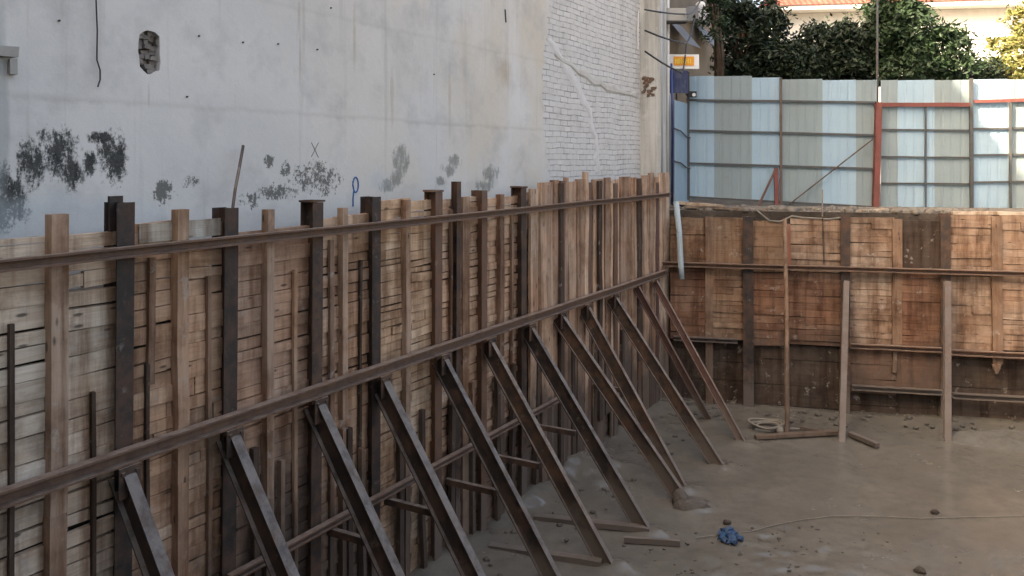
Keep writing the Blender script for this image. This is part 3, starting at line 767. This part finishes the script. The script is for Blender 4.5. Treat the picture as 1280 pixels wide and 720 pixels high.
waler('short_waler', B, 1064, 1178, M['waler'], .08, .08, zr, 'upper short rail between the two props', -.02)
waler('short_waler', B, 1190, 1330, M['waler'], .09, .09, zr-.03, 'upper short rail at the right of the pale prop', -.02)
waler('short_waler', B, 1066, 1178, M['mauve'], .085, .08, CAMZ-3.79, 'lower short rail between the two props', -.02)
waler('short_waler', B, 1192, 1330, M['mauve'], .09, .09, CAMZ-3.83, 'lower short rail at the right of the pale prop', -.02)
# props standing in front
def prop(name, a, foot, w, mat, lab, cat, prof=None, n=10):
    f = floor_at(*foot); f.z = -.05; bm = bmesh.new(); d = a - f
    if prof == 'round': tube(bm, [(0,0,0), d*.5+Vector((.012,0,0)), d], w/2, w*.42, n)
    else: sweep(bm, h_prof(w, w, .011), (0,0,0), d, (B.u[0], B.u[1], 0))
    return tag(obj(name, bm, mat, None, f), lab, cat)
prop('raking_prop', B.at(1058, 352, .03), (1052,552), .085, M['mauve'], 'greyed steel prop leaning under the middle of the long rail', 'prop')
prop('raking_prop', B.at(1184, 352, .03), (1184,551), .095, M['mauve'], 'pale brown steel prop leaning under the long rail at right', 'prop')
prop('leaning_pole', B.at(981, 274, .06), (984,545), .075, M['dull_z'], 'thin wooden pole leaning against the back shoring beside orange timber', 'pole', 'round')
# drainpipe in the corner
bm = bmesh.new(); tube(bm, [B.at(845,252,.02), B.at(849,290,.05), B.at(851,330,.14), B.at(852,349,.16)], .05, n=14)
tag(obj('drainpipe', bm, M['pipe'], smooth=True), 'pale blue plastic drainpipe hanging down in the pit corner', 'pipe')

# things on the pit floor
def flat_bar(name, a, b, w, h, mat, lab, cat, z=.04):
    p, q = floor_at(*a), floor_at(*b); p.z = q.z = z
    bm = bmesh.new(); sweep(bm, rect(w, h), (0,0,0), q-p, (p-q).cross(Vector((0,0,1))), 5, .005)
    return tag(obj(name, bm, mat, None, p), lab, cat)
flat_bar('loose_plank', (944,551),(1046,545), .09, .05, M['tan_z'], 'muddy plank lying on the floor before the thin pole', 'plank', .06)
flat_bar('steel_bar', (1062,546),(1097,561), .08, .06, M['black'], 'black bar lying on the mud right of the greyed prop', 'bar', .05)
flat_bar('loose_plank', (1000,540),(1030,545), .05, .04, M['brown_z'], 'short stick lying behind the muddy plank', 'plank', .07)
bm = bmesh.new(); c = floor_at(958, 537)
for q in range(3):
    tube(bm, [(math.cos(t)*(.20+.03*q)+.02*math.sin(3*t+q), math.sin(t)*(.17+.03*q), .05+.03*q+.02*math.sin(2*t+q)) for t in [x*.33 for x in range(20)]], .017, n=6)
tube(bm, [(.2,0,.06),(.34,-.1,.05),(.5,-.08,.04),(.68,-.2,.04)], .017, n=6)
tag(obj('hose_coil', bm, M['ropem'], None, c), 'coil of dirty pale hose on the mud near the corner', 'hose')
bm = bmesh.new(); lump(bm, (0,0,.06), (.06,.06,.065), 2, .25); tag(obj('plastic_bottle', bm, M['ropem'], None, floor_at(975, 543), smooth=True), 'small rounded container beside the hose coil on the mud', 'container')
# blue rag: a crumpled sheet
bm = bmesh.new(); c = floor_at(912, 674); gn = 22; gg = []
for i in range(gn+1):
    row = []
    for k in range(gn+1):
        u, v = i/gn-.5, k/gn-.5
        q = Vector((u*7, v*7, 3))
        h = .045*abs(mnoise.noise(q))*1.9 +   .06*max(0, .45-math.hypot(u,v))
        row.append(bm.verts.new((u*.30+.07*mnoise.noise(q*1.1+Vector((5,0,0))), v*.34+.07*mnoise.noise(q*1.1), .012+h+.03*mnoise.noise(q*2.3))))
    gg.append(row)
for i in range(gn):
    for k in range(gn):
        if math.hypot(i-gn/2, k-gn/2) < gn*.46*(1+.14*mnoise.noise(Vector((i*.3,k*.3,1)))): bm.faces.new((gg[i][k], gg[i+1][k], gg[i+1][k+1], gg[i][k+1]))
bmesh.ops.delete(bm, geom=[v for v in bm.verts if not v.link_faces], context='VERTS')
tag(obj('tarpaulin_scrap', bm, M['tarp'], None, c, smooth=True), 'crumpled blue tarpaulin scrap lying on the wet mud', 'tarpaulin')
bm = bmesh.new()
tube(bm, [floor_at(x, y, .010) for x, y in ((870,672),(905,668),(940,664),(965,657),(1000,650),(1040,645),(1090,645),(1150,648),(1220,646),(1300,645),(1390,648))], .0055, n=6)
tag(obj('rope', bm, M['ropem']), 'long pale rope curving across the wet mud floor', 'rope')
for px, py, r, lab in ((1168,642,.05,'small dark stone by the pale rope on the mud'),(909,655,.05,'dark clod just behind the blue tarpaulin scrap'),(1150,716,.06,'dark stone at the very bottom of the mud floor')):
    bm = bmesh.new(); lump(bm, (0,0,r*.4), (r, r*.8, r*.6), px, .5); tag(obj('stone', bm, M['soil'], None, floor_at(px, py), smooth=True), lab, 'stone')
bm = bmesh.new(); c = floor_at(1262, 553); gw, gd = 60, 24; gg = []
for i in range(gw+1):
    row = []
    for k in range(gd+1):
        u, v = i/gw*2-1, k/gd*2-1; e = max(0, 1-(u*u+v*v)); 
        row.append(bm.verts.new((u*1.05, v*.42, -.05 + .17*e**.6 + e*.07*mnoise.fractal(Vector((u*4, v*3, 0)), 1, 2, 4))))
    gg.append(row)
for i in range(gw):
    for k in range(gd): bm.faces.new((gg[i][k], gg[i+1][k], gg[i+1][k+1], gg[i][k+1]))
tag(obj('spoil_heap', bm, soil('wet_concrete_heap', (.115,.108,.092), (.15,.145,.13), (.085,.08,.07)), None, c, B.ang, smooth=True), 'low heap of wet grey spoil at the foot of the pale prop', 'heap')
rs = random.Random(5); bm = bmesh.new()
for k in range(170):                                               # uncountable crumbs of trodden mud
    px = rs.gauss(960, 95); py = rs.uniform(655, 735); p = floor_at(px, py)
    r = rs.uniform(.006, .020); lump(bm, (p.x, p.y, r*.1), (r*rs.uniform(.8,1.8), r, r*.7), k, .5, 1)
for k in range(150):
    s = rs.uniform(3, LC); p = L.pt(s, rs.uniform(.0, .9), 0); r = rs.uniform(.01, .035); lump(bm, (p.x, p.y, .03), (r*1.3, r, r*.8), k, .5, 1)
for k in range(45):
    p = B.pt(rs.uniform(0, 6.2), rs.uniform(0, .7), 0); r = rs.uniform(.012, .045); lump(bm, (p.x, p.y, .03), (r*1.3, r, r*.8), k, .5, 1)
o = obj('mud_clods', bm, soil('clod_mud', (.105,.095,.08), (.13,.118,.10), (.08,.072,.062)), smooth=True); tag(o, 'scattered crumbs and clods of dark mud on the pit floor', 'mud', None, 'stuff')

# ------------------------------------------------------------------ on the bank behind the back shoring
def bank(name, a, b, w, h, mat, lab, cat, offa=-.5, offb=-.5, z=None):
    p, q = B.at(a[0], a[1], offa), B.at(b[0], b[1], offb)
    bm = bmesh.new(); sweep(bm, rect(w, h), (0,0,0), q-p, (p-q).cross(Vector((0,0,1))), 5, .006)
    return tag(obj(name, bm, mat, None, p), lab, cat)
bank('loose_plank', (846,253),(905,258), .16, .05, M['plank_loose'], 'grey plank lying on the bank just behind the pit corner', 'plank', -.9, -.8)
bank('loose_plank', (858,258),(935,262), .14, .045, M['plank_loose'], 'second grey plank slung along the bank edge near the corner', 'plank', -.5, -.4)
bank('loose_plank', (905,262),(960,263), .10, .05, M['brown_z'], 'brown offcut on the bank above the very dark pile', 'plank', -.6, -.5)
bank('loose_plank', (1030,266),(1110,262), .09, .04, M['plank_loose'], 'thin plank on the bank in front of the red gate post', 'plank', -.5, -.7)
bank('loose_plank', (1190,266),(1290,267), .12, .05, M['plank_loose'], 'pale plank along the bank edge at the far right', 'plank', -.3, -.3)
bank('steel_bar', (838,256),(975,264), .03, .03, M['dark'], 'thin bar lying along the bank under the hoarding', 'bar', -1.0, -1.0)
bm = bmesh.new(); tube(bm, [B.at(x, y, o) for x, y, o in ((945,262,-.3),(952,268,-.12),(962,276,-.13),(975,277,-.13),(990,270,-.16),(1003,272,-.14),(1035,274,-.14),(1052,272,-.2))], .016, n=6)
tag(obj('rope', bm, M['ropem']), 'pale rope draped along the top of the back shoring', 'rope')
bm = bmesh.new(); tube(bm, [B.at(1028,205,-.6)+Vector((0,0,-.45)), B.at(1028,270,-.1), B.at(1030,330,-.06)], .011, n=6)
tag(obj('steel_rod', bm, M['dark']), 'thin upright rod in front of the back shoring near the orange timber', 'rod')
rs = random.Random(9); bm = bmesh.new()
for k in range(500):
    a = rs.uniform(-.2, 8.5); p = B.pt(a, -rs.uniform(.36, 1.3), GZ); r = rs.uniform(.02, .075)
    lump(bm, (p.x, p.y, GZ+r*.2), (r*1.4, r, r*.8), k, .5, 1)
o = obj('rubble', bm, M['ground'], smooth=True); tag(o, 'loose rubble strewn along the bank behind the back shoring', 'rubble', None, 'stuff')

# ------------------------------------------------------------------ hoarding
HB = empty('hoarding', H.pt(0, 0, GZ), H.ang); tag(HB, 'hoarding of alternating pale blue and grey metal sheets above the pit', 'hoarding')
def sheet(parent, x0, x1, yt, yb, mat, dy=.03, zoff=GZ, yoff=0, Wl=H, s_ref=0.0):
    a, b = Wl.s_of(x0, -dy)-s_ref, Wl.s_of(x1, -dy)-s_ref; xm = (x0+x1)/2
    z1, z0 = Wl.z_of(xm, yt, -dy)-zoff, max(Wl.z_of(xm, yb, -dy)-zoff, -.02)
    bm = bmesh.new(); x = a; pr = []
    while x < b:
        for dx, dd in ((0,0),(.11,0),(.122,.006),(.155,.006),(.168,0)):
            if x+dx <= b: pr.append((x+dx, dy+dd))
        x += .17
    pr.append((b, dy))
    N = 6; cols = []
    for (x, y) in pr:
        cols.append([bm.verts.new((x, y + .012*mnoise.noise(Vector((x*1.3, i*.9, x0*.1))), z0+(z1-z0)*i/N)) for i in range(N+1)])
    for c0_, c1_ in zip(cols, cols[1:]):
        for i in range(N): bm.faces.new((c0_[i], c1_[i], c1_[i+1], c0_[i+1]))
    bmesh.ops.solidify(bm, geom=bm.faces[:], thickness=.003)
    return obj('metal_sheet', bm, mat, parent)
BS, GS = M['blue_sheet'], M['grey_sheet']
for x0, x1, yt, yb, m in ((862,893,95,249,BS),(893,940,95,250,GS),(940,976,97,252,BS),(976,1028,99,256,GS),(1028,1070,100,258,BS),(1070,1096,100,260,GS)):
    sheet(HB, x0, x1, yt, yb, m)
for x0, x1, yt, yb, m in ((1214,1260,99,262,BS),(1260,1300,99,262,GS),(1300,1345,99,262,BS),(1345,1400,99,264,GS)):
    sheet(HB, x0, x1, yt, yb, m)
def hbar(name, parent, p, q, w, mat, off=0.0, ref=0.0, sec=None, r0=None):
    P_, Q_ = H.at(*p, off), H.at(*q, off)
    inv = Matrix.Translation(H.pt(ref, 0, GZ)) @ Matrix.Rotation(H.ang, 4, 'Z'); inv.invert()
    a, b = inv @ P_, inv @ Q_; bm = bmesh.new(); sweep(bm, rect(w, w if sec is None else sec), a, b, (0,1,0.01), 4, .004)
    return obj(name, bm, mat, parent)
for ya, yb in ((125,128),(163,169),(204,211),(246,259)): hbar('rail', HB, (858,ya), (1095,yb), .04, M['bar'], .0)
for ya in (160,193,227): hbar('rail', HB, (1214,ya+1), (1380,ya-1), .035, M['bar'], .0)
hbar('rail', HB, (1214,262), (1380,263), .05, M['bar'], .0)
hbar('rail', HB, (1214,127), (1380,122), .06, M['redbar'], .02)
for x, y0, y1, w, m in ((860,90,250,.05,M['bar']),(976,97,256,.045,M['mauve']),(1214,98,264,.055,M['bar']),(1263,128,262,.035,M['bar']),(1330,98,264,.05,M['bar'])):
    hbar('post', HB, (x+.5,y1), (x,y0), w, m, .045)
hbar('post', HB, (971,256), (970,210), .075, M['redbar'], .08)
hbar('brace', HB, (948,258), (969,212), .04, M['redst'], .10)
hbar('brace', HB, (986,256), (1091,174), .022, M['dark'], .07)
# gate with its red frame
gs = H.s_of(1096); GT = empty('site_gate', H.pt(gs, 0, GZ), H.ang); tag(GT, 'sheet metal site gate with red frame in the hoarding', 'gate')
for x0, x1, m in ((1101,1122,GS),(1122,1168,BS),(1168,1212,GS)): sheet(GT, x0, x1, 100, 262, m, .03, GZ, 0, H, gs)
hbar('gate_frame', GT, (1093,131), (1213,131), .075, M['redbar'], .02, gs)
hbar('gate_frame', GT, (1098,263), (1212,264), .05, M['bar'], .0, gs)
hbar('gate_post', GT, (1094,264), (1098,128), .15, M['redbar'], .06, gs, .10)
for y in (163,197,230): hbar('bar', GT, (1102,y-1), (1212,y), .032, M['bar'], .0, gs)
hbar('bar', GT, (1157,262), (1157,133), .03, M['bar'], .025, gs)
bm = bmesh.new(); p = at_depth(1096.5, 120, 15.6); tube(bm, [(0,0,0),(0,0,3.4),(.01,0,7.2)], .024, .022, 10)
tag(obj('steel_pole', bm, M['bar'], None, (p.x, p.y, GZ-.02)), 'tall thin dark pole rising above the gate post before the trees', 'pole')
# return of the hoarding towards the building corner
q0 = at_depth(843, 200, 14.75); q1 = H.pt(-.02, -.03, 0); v = Vector((q1.x-q0.x, q1.y-q0.y, 0)); ln = v.length; ra = math.atan2(v.y, v.x)
HR = empty('hoarding_return', (q0.x, q0.y, GZ), ra); tag(HR, 'narrow pale return panel joining the hoarding to the building corner', 'hoarding')
bm = bmesh.new(); N = 8
cols = [[bm.verts.new((ln*i/6, .012*(i % 2), .0+2.0*k/N)) for k in range(N+1)] for i in range(7)]
for i in range(6):
    for k in range(N): bm.faces.new((cols[i][k], cols[i+1][k], cols[i+1][k+1], cols[i][k+1]))
bmesh.ops.solidify(bm, geom=bm.faces[:], thickness=.003); obj('metal_sheet', bm, BS, HR)
for z in (.75, 1.35):
    bm = bmesh.new(); tube(bm, [(-.15,-.03,z+.12),(ln*.3,-.03,z+.09),(ln*.7,-.03,z),(ln,-.03,z-.02)], .014, n=6); obj('rail', bm, M['bar'], HR)
# floodlight clamped on the hoarding post
p = H.at(866, 118, .09); FL = empty('floodlight', p, H.ang); tag(FL, 'small black floodlight clamped to the hoarding corner post', 'floodlight')
bm = bmesh.new(); box(bm, -.085, .07, -.03, .05, -.055, .06, .004); box(bm, -.14, -.085, .0, .03, -.02, .02); obj('housing', bm, M['cable'], FL)
bm = bmesh.new(); bmesh.ops.create_cone(bm, cap_ends=True, segments=16, radius1=.035, radius2=.035, depth=.012)
for v in bm.verts: v.co = Vector((v.co.x+.02, v.co.z-.036, v.co.y-.01))
obj('lens', bm, M['lens'], FL)

def BLQ(px, py): return L.at(px, py, PW+.36)
# ------------------------------------------------------------------ beyond the hoarding: pole, shop sign, neighbours
p = at_depth(834.5, 200, 14.9); bm = bmesh.new(); tube(bm, [(0,0,-.05),(0,0,3),(0,0,7.2)], .035, .035, 12)
tag(obj('utility_pole', bm, M['white'], None, (p.x, p.y, GZ), smooth=True), 'slim white pole standing right of the building corner column', 'pole')
p = at_depth(829.7, 200, 14.6); bm = bmesh.new(); tube(bm, [(0,0,-.05),(0,0,3.2),(0,0,5.3)], .028, .028, 10)
tag(obj('downpipe', bm, M['bluepaint'], None, (p.x, p.y, GZ), smooth=True), 'thin blue pipe running up beside the building corner column', 'pipe')
for k, (px, Yq, top_, mt, r, lab) in enumerate(((826.5,14.3,4.6,'tin',.030,'grey conduit strapped up the far edge of the corner column'),(840,15.0,2.7,'bluepaint',.022,'short blue conduit standing between the white pole and the sign post'),(846,15.4,2.3,'cable',.016,'thin black upright cable beside the sign'))):
    p = at_depth(px, 200, Yq); bm = bmesh.new(); tube(bm, [(0,0,-.05),(.01,.0,top_*.5),(-.01,0,top_)], r, r, 10)
    tag(obj('conduit', bm, M[mt], None, (p.x, p.y, GZ), smooth=True), lab, 'pipe')
rs = random.Random(8)
for k, lab in enumerate(('uppermost dark cable sagging across the corner column to the left of the awnings','dark cable looping below the uppermost one at the corner column','lowest dark cable drooping beside the corner column')):
    bm = bmesh.new(); y = 12+k*26; q0 = BLQ(806, y); q3 = at_depth(878-k*10, y-18+k*4, 17.5-k)
    pts = []
    for i in range(15):
        f = i/14; p = q0.lerp(q3, f); p.z -= (.25+.12*k)*4*f*(1-f); p += Vector((L.n[0], L.n[1], 0))*.55*min(1, f*3)*(1-f); pts.append(p)
    tube(bm, pts, .016, n=6); tag(obj('overhead_cable', bm, M['cable']), lab, 'cable')
SY = 15.2; a = at_depth(838, 86, SY); b = at_depth(874, 68, SY); SG = empty('shop_sign', (a.x, SY, a.z)); tag(SG, 'small orange and white sign box with blue panel near building corner', 'sign')
w, h = b.x-a.x, b.z-a.z
bm = bmesh.new(); box(bm, -.05, w, .0, .14, 0, h, .003); obj('sign_box', bm, M['white'], SG)
bm = bmesh.new(); box(bm, .06, w-.10, -.012, -.002, h*.22, h*.86, .003); obj('sign_face', bm, M['orange'], SG)
bm = bmesh.new(); rs = random.Random(3); x = .09
while x < w-.16:
    box(bm, x, x+rs.uniform(.015,.03), -.018, -.0135, h*.36, h*rs.uniform(.55,.75)); x += rs.uniform(.03,.05)
box(bm, .10, w-.2, -.018, -.0135, h*.52, h*.58); obj('lettering', bm, M['yellow'], SG)
zt = -(.30*SY/15.2); bm = bmesh.new(); box(bm, .0, .34, .02, .05, -.46, -.035, .006); obj('blue_panel', bm, paint('navy_panel', (.018,.028,.085), .5, .55, (.20,.22,.26), 4), SG)
bm = bmesh.new(); box(bm, .01, .05, .055, .095, -(a.z-GZ), -.005); obj('sign_post', bm, M['white'], SG)
# meter cabinet on the pole
a = at_depth(831, 29, 14.75); MB_ = empty('meter_cabinet', a); tag(MB_, 'pale grey cabinet fixed high on the slim white pole', 'cabinet')
bm = bmesh.new(); box(bm, .0, .37, -.12, .10, .03, .26, .004); obj('cabinet', bm, M['conc'], MB_)
bm = bmesh.new(); box(bm, -.03, .39, -.15, .12, .0, .027, .003); obj('shelf', bm, M['cable'], MB_)

def leafball(rs, blobs, n, size, jitter=.25, per=36):
    """leaf faces in many small clumps spread through the crown"""
    V, F = [], []
    tot = sum(b[3]*b[4]*b[5] for b in blobs)
    for cx, cy, cz, rx, ry, rz in blobs:
        k = int(n*rx*ry*rz/tot)
        for _ in range(k):
            while True:
                u = Vector((rs.uniform(-1,1), rs.uniform(-1,1), rs.uniform(-1,1)))
                if .12 < u.length < 1: break
            r = u.length**.45; u = u.normalized()*r
            u *= 1 + .22*mnoise.noise(u*2.3+Vector((cx, cy, cz)))
            c = Vector((cx+u.x*rx, cy+u.y*ry, cz+u.z*rz)); cr = jitter*rs.uniform(.5, 1.2)
            for _ in range(per):
                q = c + Vector((rs.gauss(0,.45), rs.gauss(0,.45), rs.gauss(0,.38)))*cr
                nn = Vector((rs.gauss(0,.7), rs.gauss(0,.7)-.2, abs(rs.gauss(0,.6))+.25)).normalized()
                t = nn.orthogonal().normalized(); t = Matrix.Rotation(rs.uniform(0,6.28), 3, nn) @ t; b = nn.cross(t)
                s = size*rs.uniform(.6,1.35); i = len(V)
                V += [q - t*s, q - b*s*.42 - nn*s*.12, q + t*s, q + b*s*.42 - nn*s*.12]
                F += [(i,i+1,i+2),(i,i+2,i+3)]
    return V, F
def tree(name, base, blobs, n, size, leaf, lab, seed):
    rs = random.Random(seed); T = empty(name, base); tag(T, lab, 'tree', 'trees behind the hoarding')
    top = max(b[2] for b in blobs)
    bm = bmesh.new(); mid = Vector((rs.uniform(-.1,.1), rs.uniform(-.1,.1), 2.0))
    tube(bm, [(0,0,-.1),(mid.x*.5,mid.y*.5,1.0),mid], .17, .12, 10)
    for cx, cy, cz, rx, ry, rz in blobs:
        for q in range(3):
            e = Vector((cx+rs.uniform(-.5,.5)*rx, cy+rs.uniform(-.5,.5)*ry, cz+rs.uniform(-.2,.6)*rz))
            tube(bm, [mid, mid.lerp(e, .5)+Vector((rs.uniform(-.15,.15), rs.uniform(-.15,.15), .15)), e], .075, .015, 7)
    obj('trunk', bm, M['bark'], T, smooth=True)
    V, F = leafball(rs, blobs, n, size)
    me = bpy.data.meshes.new('crown'); me.from_pydata([tuple(v) for v in V], [], F); me.materials.append(M[leaf])
    o = bpy.data.objects.new('crown', me); o.parent = T; COL.objects.link(o)
def blob(px, py, Y, rpx, rpy, base, ry=1.0):
    c = at_depth(px, py, Y); return (c.x-base[0], c.y-base[1], c.z-base[2], .82*rpx*Y/1000, ry, .82*rpy*Y/1000)
b0 = at_depth(935, 0, 19.5); b0 = (b0.x, b0.y, GZ)
tree('tree', b0, [blob(925,50,19.5,36,55,b0), blob(955,34,19.8,28,42,b0), blob(965,80,19.2,45,36,b0), blob(930,95,19.3,45,30,b0), blob(915,5,19.8,22,40,b0)], 400, .07, 'leaf_dark', 'very dark leafy tree left of the red tiled roof', 1)
b0 = at_depth(1035, 0, 19.0); b0 = (b0.x, b0.y, GZ)
tree('tree', b0, [blob(1030,62,19.0,48,38,b0), blob(1000,85,18.8,40,34,b0), blob(1066,62,18.8,28,44,b0), blob(1052,90,18.6,46,30,b0)], 400, .068, 'leaf_dark', 'dark low tree just below the red tiled roof', 2)
b0 = at_depth(1145, 0, 18.0); b0 = (b0.x, b0.y, GZ)
tree('tree', b0, [blob(1128,40,18.0,42,44,b0), blob(1166,66,17.9,44,36,b0), blob(1112,5,18.2,24,30,b0), blob(1185,84,17.8,30,18,b0), blob(1130,85,17.9,46,26,b0), blob(1108,50,18.3,22,46,b0)], 430, .07, 'leaf_mid', 'mid green rounded tree behind the gate, right of the tall pole', 3)
b0 = at_depth(1282, 0, 19.0); b0 = (b0.x, b0.y, GZ)
tree('tree', b0, [blob(1280,60,19.0,36,40,b0), blob(1300,30,19.2,40,45,b0), blob(1265,88,18.8,30,22,b0)], 130, .075, 'leaf_gold', 'sunlit yellow green tree at the right edge', 4)
b0 = at_depth(1228, 0, 18.6); b0 = (b0.x, b0.y, GZ)
V0 = [blob(1222,92,18.6,34,16,b0,.5)]
tree('bush', b0, V0, 50, .06, 'leaf_dark', 'low sparse dark bush between the round tree and the yellow tree', 5)

# white house with the red tiled roof
Y0 = 30.0; hx0, hx1 = at_depth(965, 0, Y0).x, at_depth(1400, 0, Y0).x
HS = empty('house', (hx0, Y0, GZ), R(-8.5)); tag(HS, 'white house with red tiled roof standing behind the trees', 'house')
W_ = hx1-hx0; ez = at_depth(0, 17, Y0).z - GZ
bm = bmesh.new(); box(bm, 0, W_, 0, 8, -.1, ez-.02); obj('wall', bm, paint('white_render', (.78,.77,.73), .85, .15), HS)
bm = bmesh.new(); box(bm, -.5, W_+.5, -.75, -.002, ez-.01, ez+.15); obj('eave', bm, paint('eave_white', (.74,.72,.68), .8, .2), HS)
n = NT('red_roof_tiles'); P = n.coord(); w1 = n.n('ShaderNodeTexWave'); n.l(P, w1.inputs[0]); w1.inputs['Scale'].default_value = 1.6; w1.inputs['Distortion'].default_value = .4
c = n.mix(w1.outputs['Fac'], (.22,.058,.042), (.16,.042,.03)); c = n.mix(n.ramp(n.noise(P, 2, 6, .6), [(.45,0.0),(.7,.6)]), c, (.20,.10,.075)); n.bump(w1.outputs['Fac'], .6, .04)
bm = bmesh.new(); v = [bm.verts.new(q) for q in ((-.6,-.8,ez+.152),(W_+.6,-.8,ez+.152),(W_-2,4,ez+2.6),(2,4,ez+2.6),(-.6,8.6,ez+.152),(W_+.6,8.6,ez+.152))]
for f in ((0,1,2,3),(5,4,3,2),(4,0,3),(1,5,2),(0,4,5,1)): bm.faces.new([v[i] for i in f])
obj('roof', bm, n.fin(c, .8, 0, .2), HS)
bm = bmesh.new(); box(bm, -.02, W_+.02, -.06, -.003, ez-1.1, ez-.95); obj('string_course', bm, M['white'], HS)
for fx in (.16, .40, .64, .86):
    wx = W_*fx; bm = bmesh.new(); box(bm, wx, wx+1.3, -.05, -.004, 1.3, 2.7); o = obj('window', bm, M['white'], HS)
    bm = bmesh.new(); box(bm, wx+.08, wx+.62, -.06, -.052, 1.38, 2.62); box(bm, wx+.68, wx+1.22, -.06, -.052, 1.38, 2.62); q = obj('pane', bm, paint('window_glass', (.03,.035,.04), .08, .05), None); q.parent = o
# next-door building on the left, set back
NB = empty('neighbour_building', L.pt(0, 0, 0), L.ang); tag(NB, 'brownish neighbour building with tin awnings beyond the corner column', 'building')
ny = 2.5; sA, sB = (14.9-L.oy)/L.u[1], (24.9-L.oy)/L.u[1]
bm = bmesh.new(); box(bm, sA, sB, ny, ny+7, GZ-.2, TOP-.6); obj('wall', bm, paint('brown_render', (.15,.125,.095), .9, .6, (.07,.06,.045), 1.2), NB)
bm = bmesh.new(); box(bm, sA-.1, sB+.1, ny-.15, ny+7.1, TOP-.598, TOP-.4); obj('roof_slab', bm, M['conc'], NB)
def awn(x0, x1, y0, y1, off, nm='awning'):
    Wn = Wall(L.pt(0, -ny, 0).x, L.pt(0, -ny, 0).y, L.ang)
    sa, sb = Wn.s_of(x0), Wn.s_of(x1); z1, z0 = Wn.z_of((x0+x1)/2, y0), Wn.z_of((x0+x1)/2, y1)
    if sb-sa > 2: sb = sa+2
    bm = bmesh.new(); N = 10; vv = []
    for i in range(N+1):
        x = sa+(sb-sa)*i/N; d = .02*(i % 2); vv.append((bm.verts.new((x, ny-.02-d, z1)), bm.verts.new((x, ny-off-d, z0))))
    for p_, q_ in zip(vv, vv[1:]): bm.faces.new((p_[0], q_[0], q_[1], p_[1]))
    bmesh.ops.solidify(bm, geom=bm.faces[:], thickness=.01); obj(nm, bm, M['tin'], NB)
awn(836, 852, 30, 60, .55); awn(868, 882, 34, 62, .5)
Wn = Wall(L.pt(0, -ny, 0).x, L.pt(0, -ny, 0).y, L.ang)
bm = bmesh.new(); a_, z_ = Wn.s_of(866), Wn.z_of(866, 8); lump(bm, (a_, ny-.22, z_), (.14,.14,.12), 1, .1, 3); obj('lamp', bm, M['white'], NB, smooth=True)
bm = bmesh.new(); box(bm, Wn.s_of(858), Wn.s_of(872), ny-.35, ny-.002, Wn.z_of(866, 30), Wn.z_of(866, 12), .01); obj('window_box', bm, M['tin'], NB)
# spindly brown tree beside that building
b0 = at_depth(898, 0, 18.2); b0 = (b0.x, b0.y, GZ)
tree('tree', b0, [blob(893,20,18.2,20,34,b0,.5), blob(884,-15,18.4,18,26,b0,.5)], 26, .06, 'leaf_mid', 'spindly sparse tree beside the brownish neighbour building', 6)

# ------------------------------------------------------------------ camera, light
cam = bpy.data.cameras.new('camera'); cam.sensor_width = 36; cam.lens = 36*1000/1280; cam.shift_y = -160/1280
cam.clip_start = .05; cam.clip_end = 1000
co = bpy.data.objects.new('camera', cam); co.location = (0, 0, CAMZ); co.rotation_euler = (R(90), 0, 0); COL.objects.link(co); sc.camera = co
EL = 38; AZ = 30                                                   # the sun's light travels toward (cos AZ, sin AZ), dropping at EL
dirv = Vector((math.cos(R(AZ))*math.cos(R(EL)), math.sin(R(AZ))*math.cos(R(EL)), -math.sin(R(EL))))
sun = bpy.data.lights.new('sun', 'SUN'); sun.energy = 3.6; sun.angle = R(.5); sun.color = (1, .93, .82)
so = bpy.data.objects.new('sun', sun); so.rotation_euler = dirv.to_track_quat('-Z', 'Y').to_euler(); so.location = (-20, -10, 30); COL.objects.link(so)
w = bpy.data.worlds.new('World'); sc.world = w; w.use_nodes = True; nt = w.node_tree
bg = nt.nodes['Background']; sky = nt.nodes.new('ShaderNodeTexSky'); sky.sky_type = 'NISHITA'; sky.sun_disc = False
sky.sun_elevation = R(EL)
sv = -dirv; sky.sun_rotation = math.atan2(sv.x, sv.y)
sky.dust_density = 7.0; sky.air_density = .8; sky.ozone_density = .3
nt.links.new(sky.outputs[0], bg.inputs[0]); bg.inputs[1].default_value = .15
vs = sc.view_settings; vs.view_transform = 'Standard'; vs.look = 'None'; vs.exposure = 2.55; vs.use_white_balance = True; vs.white_balance_temperature = 8000; vs.gamma = 1; vs.use_curve_mapping = False
sc.cycles.max_bounces = 8; sc.cycles.use_denoising = True
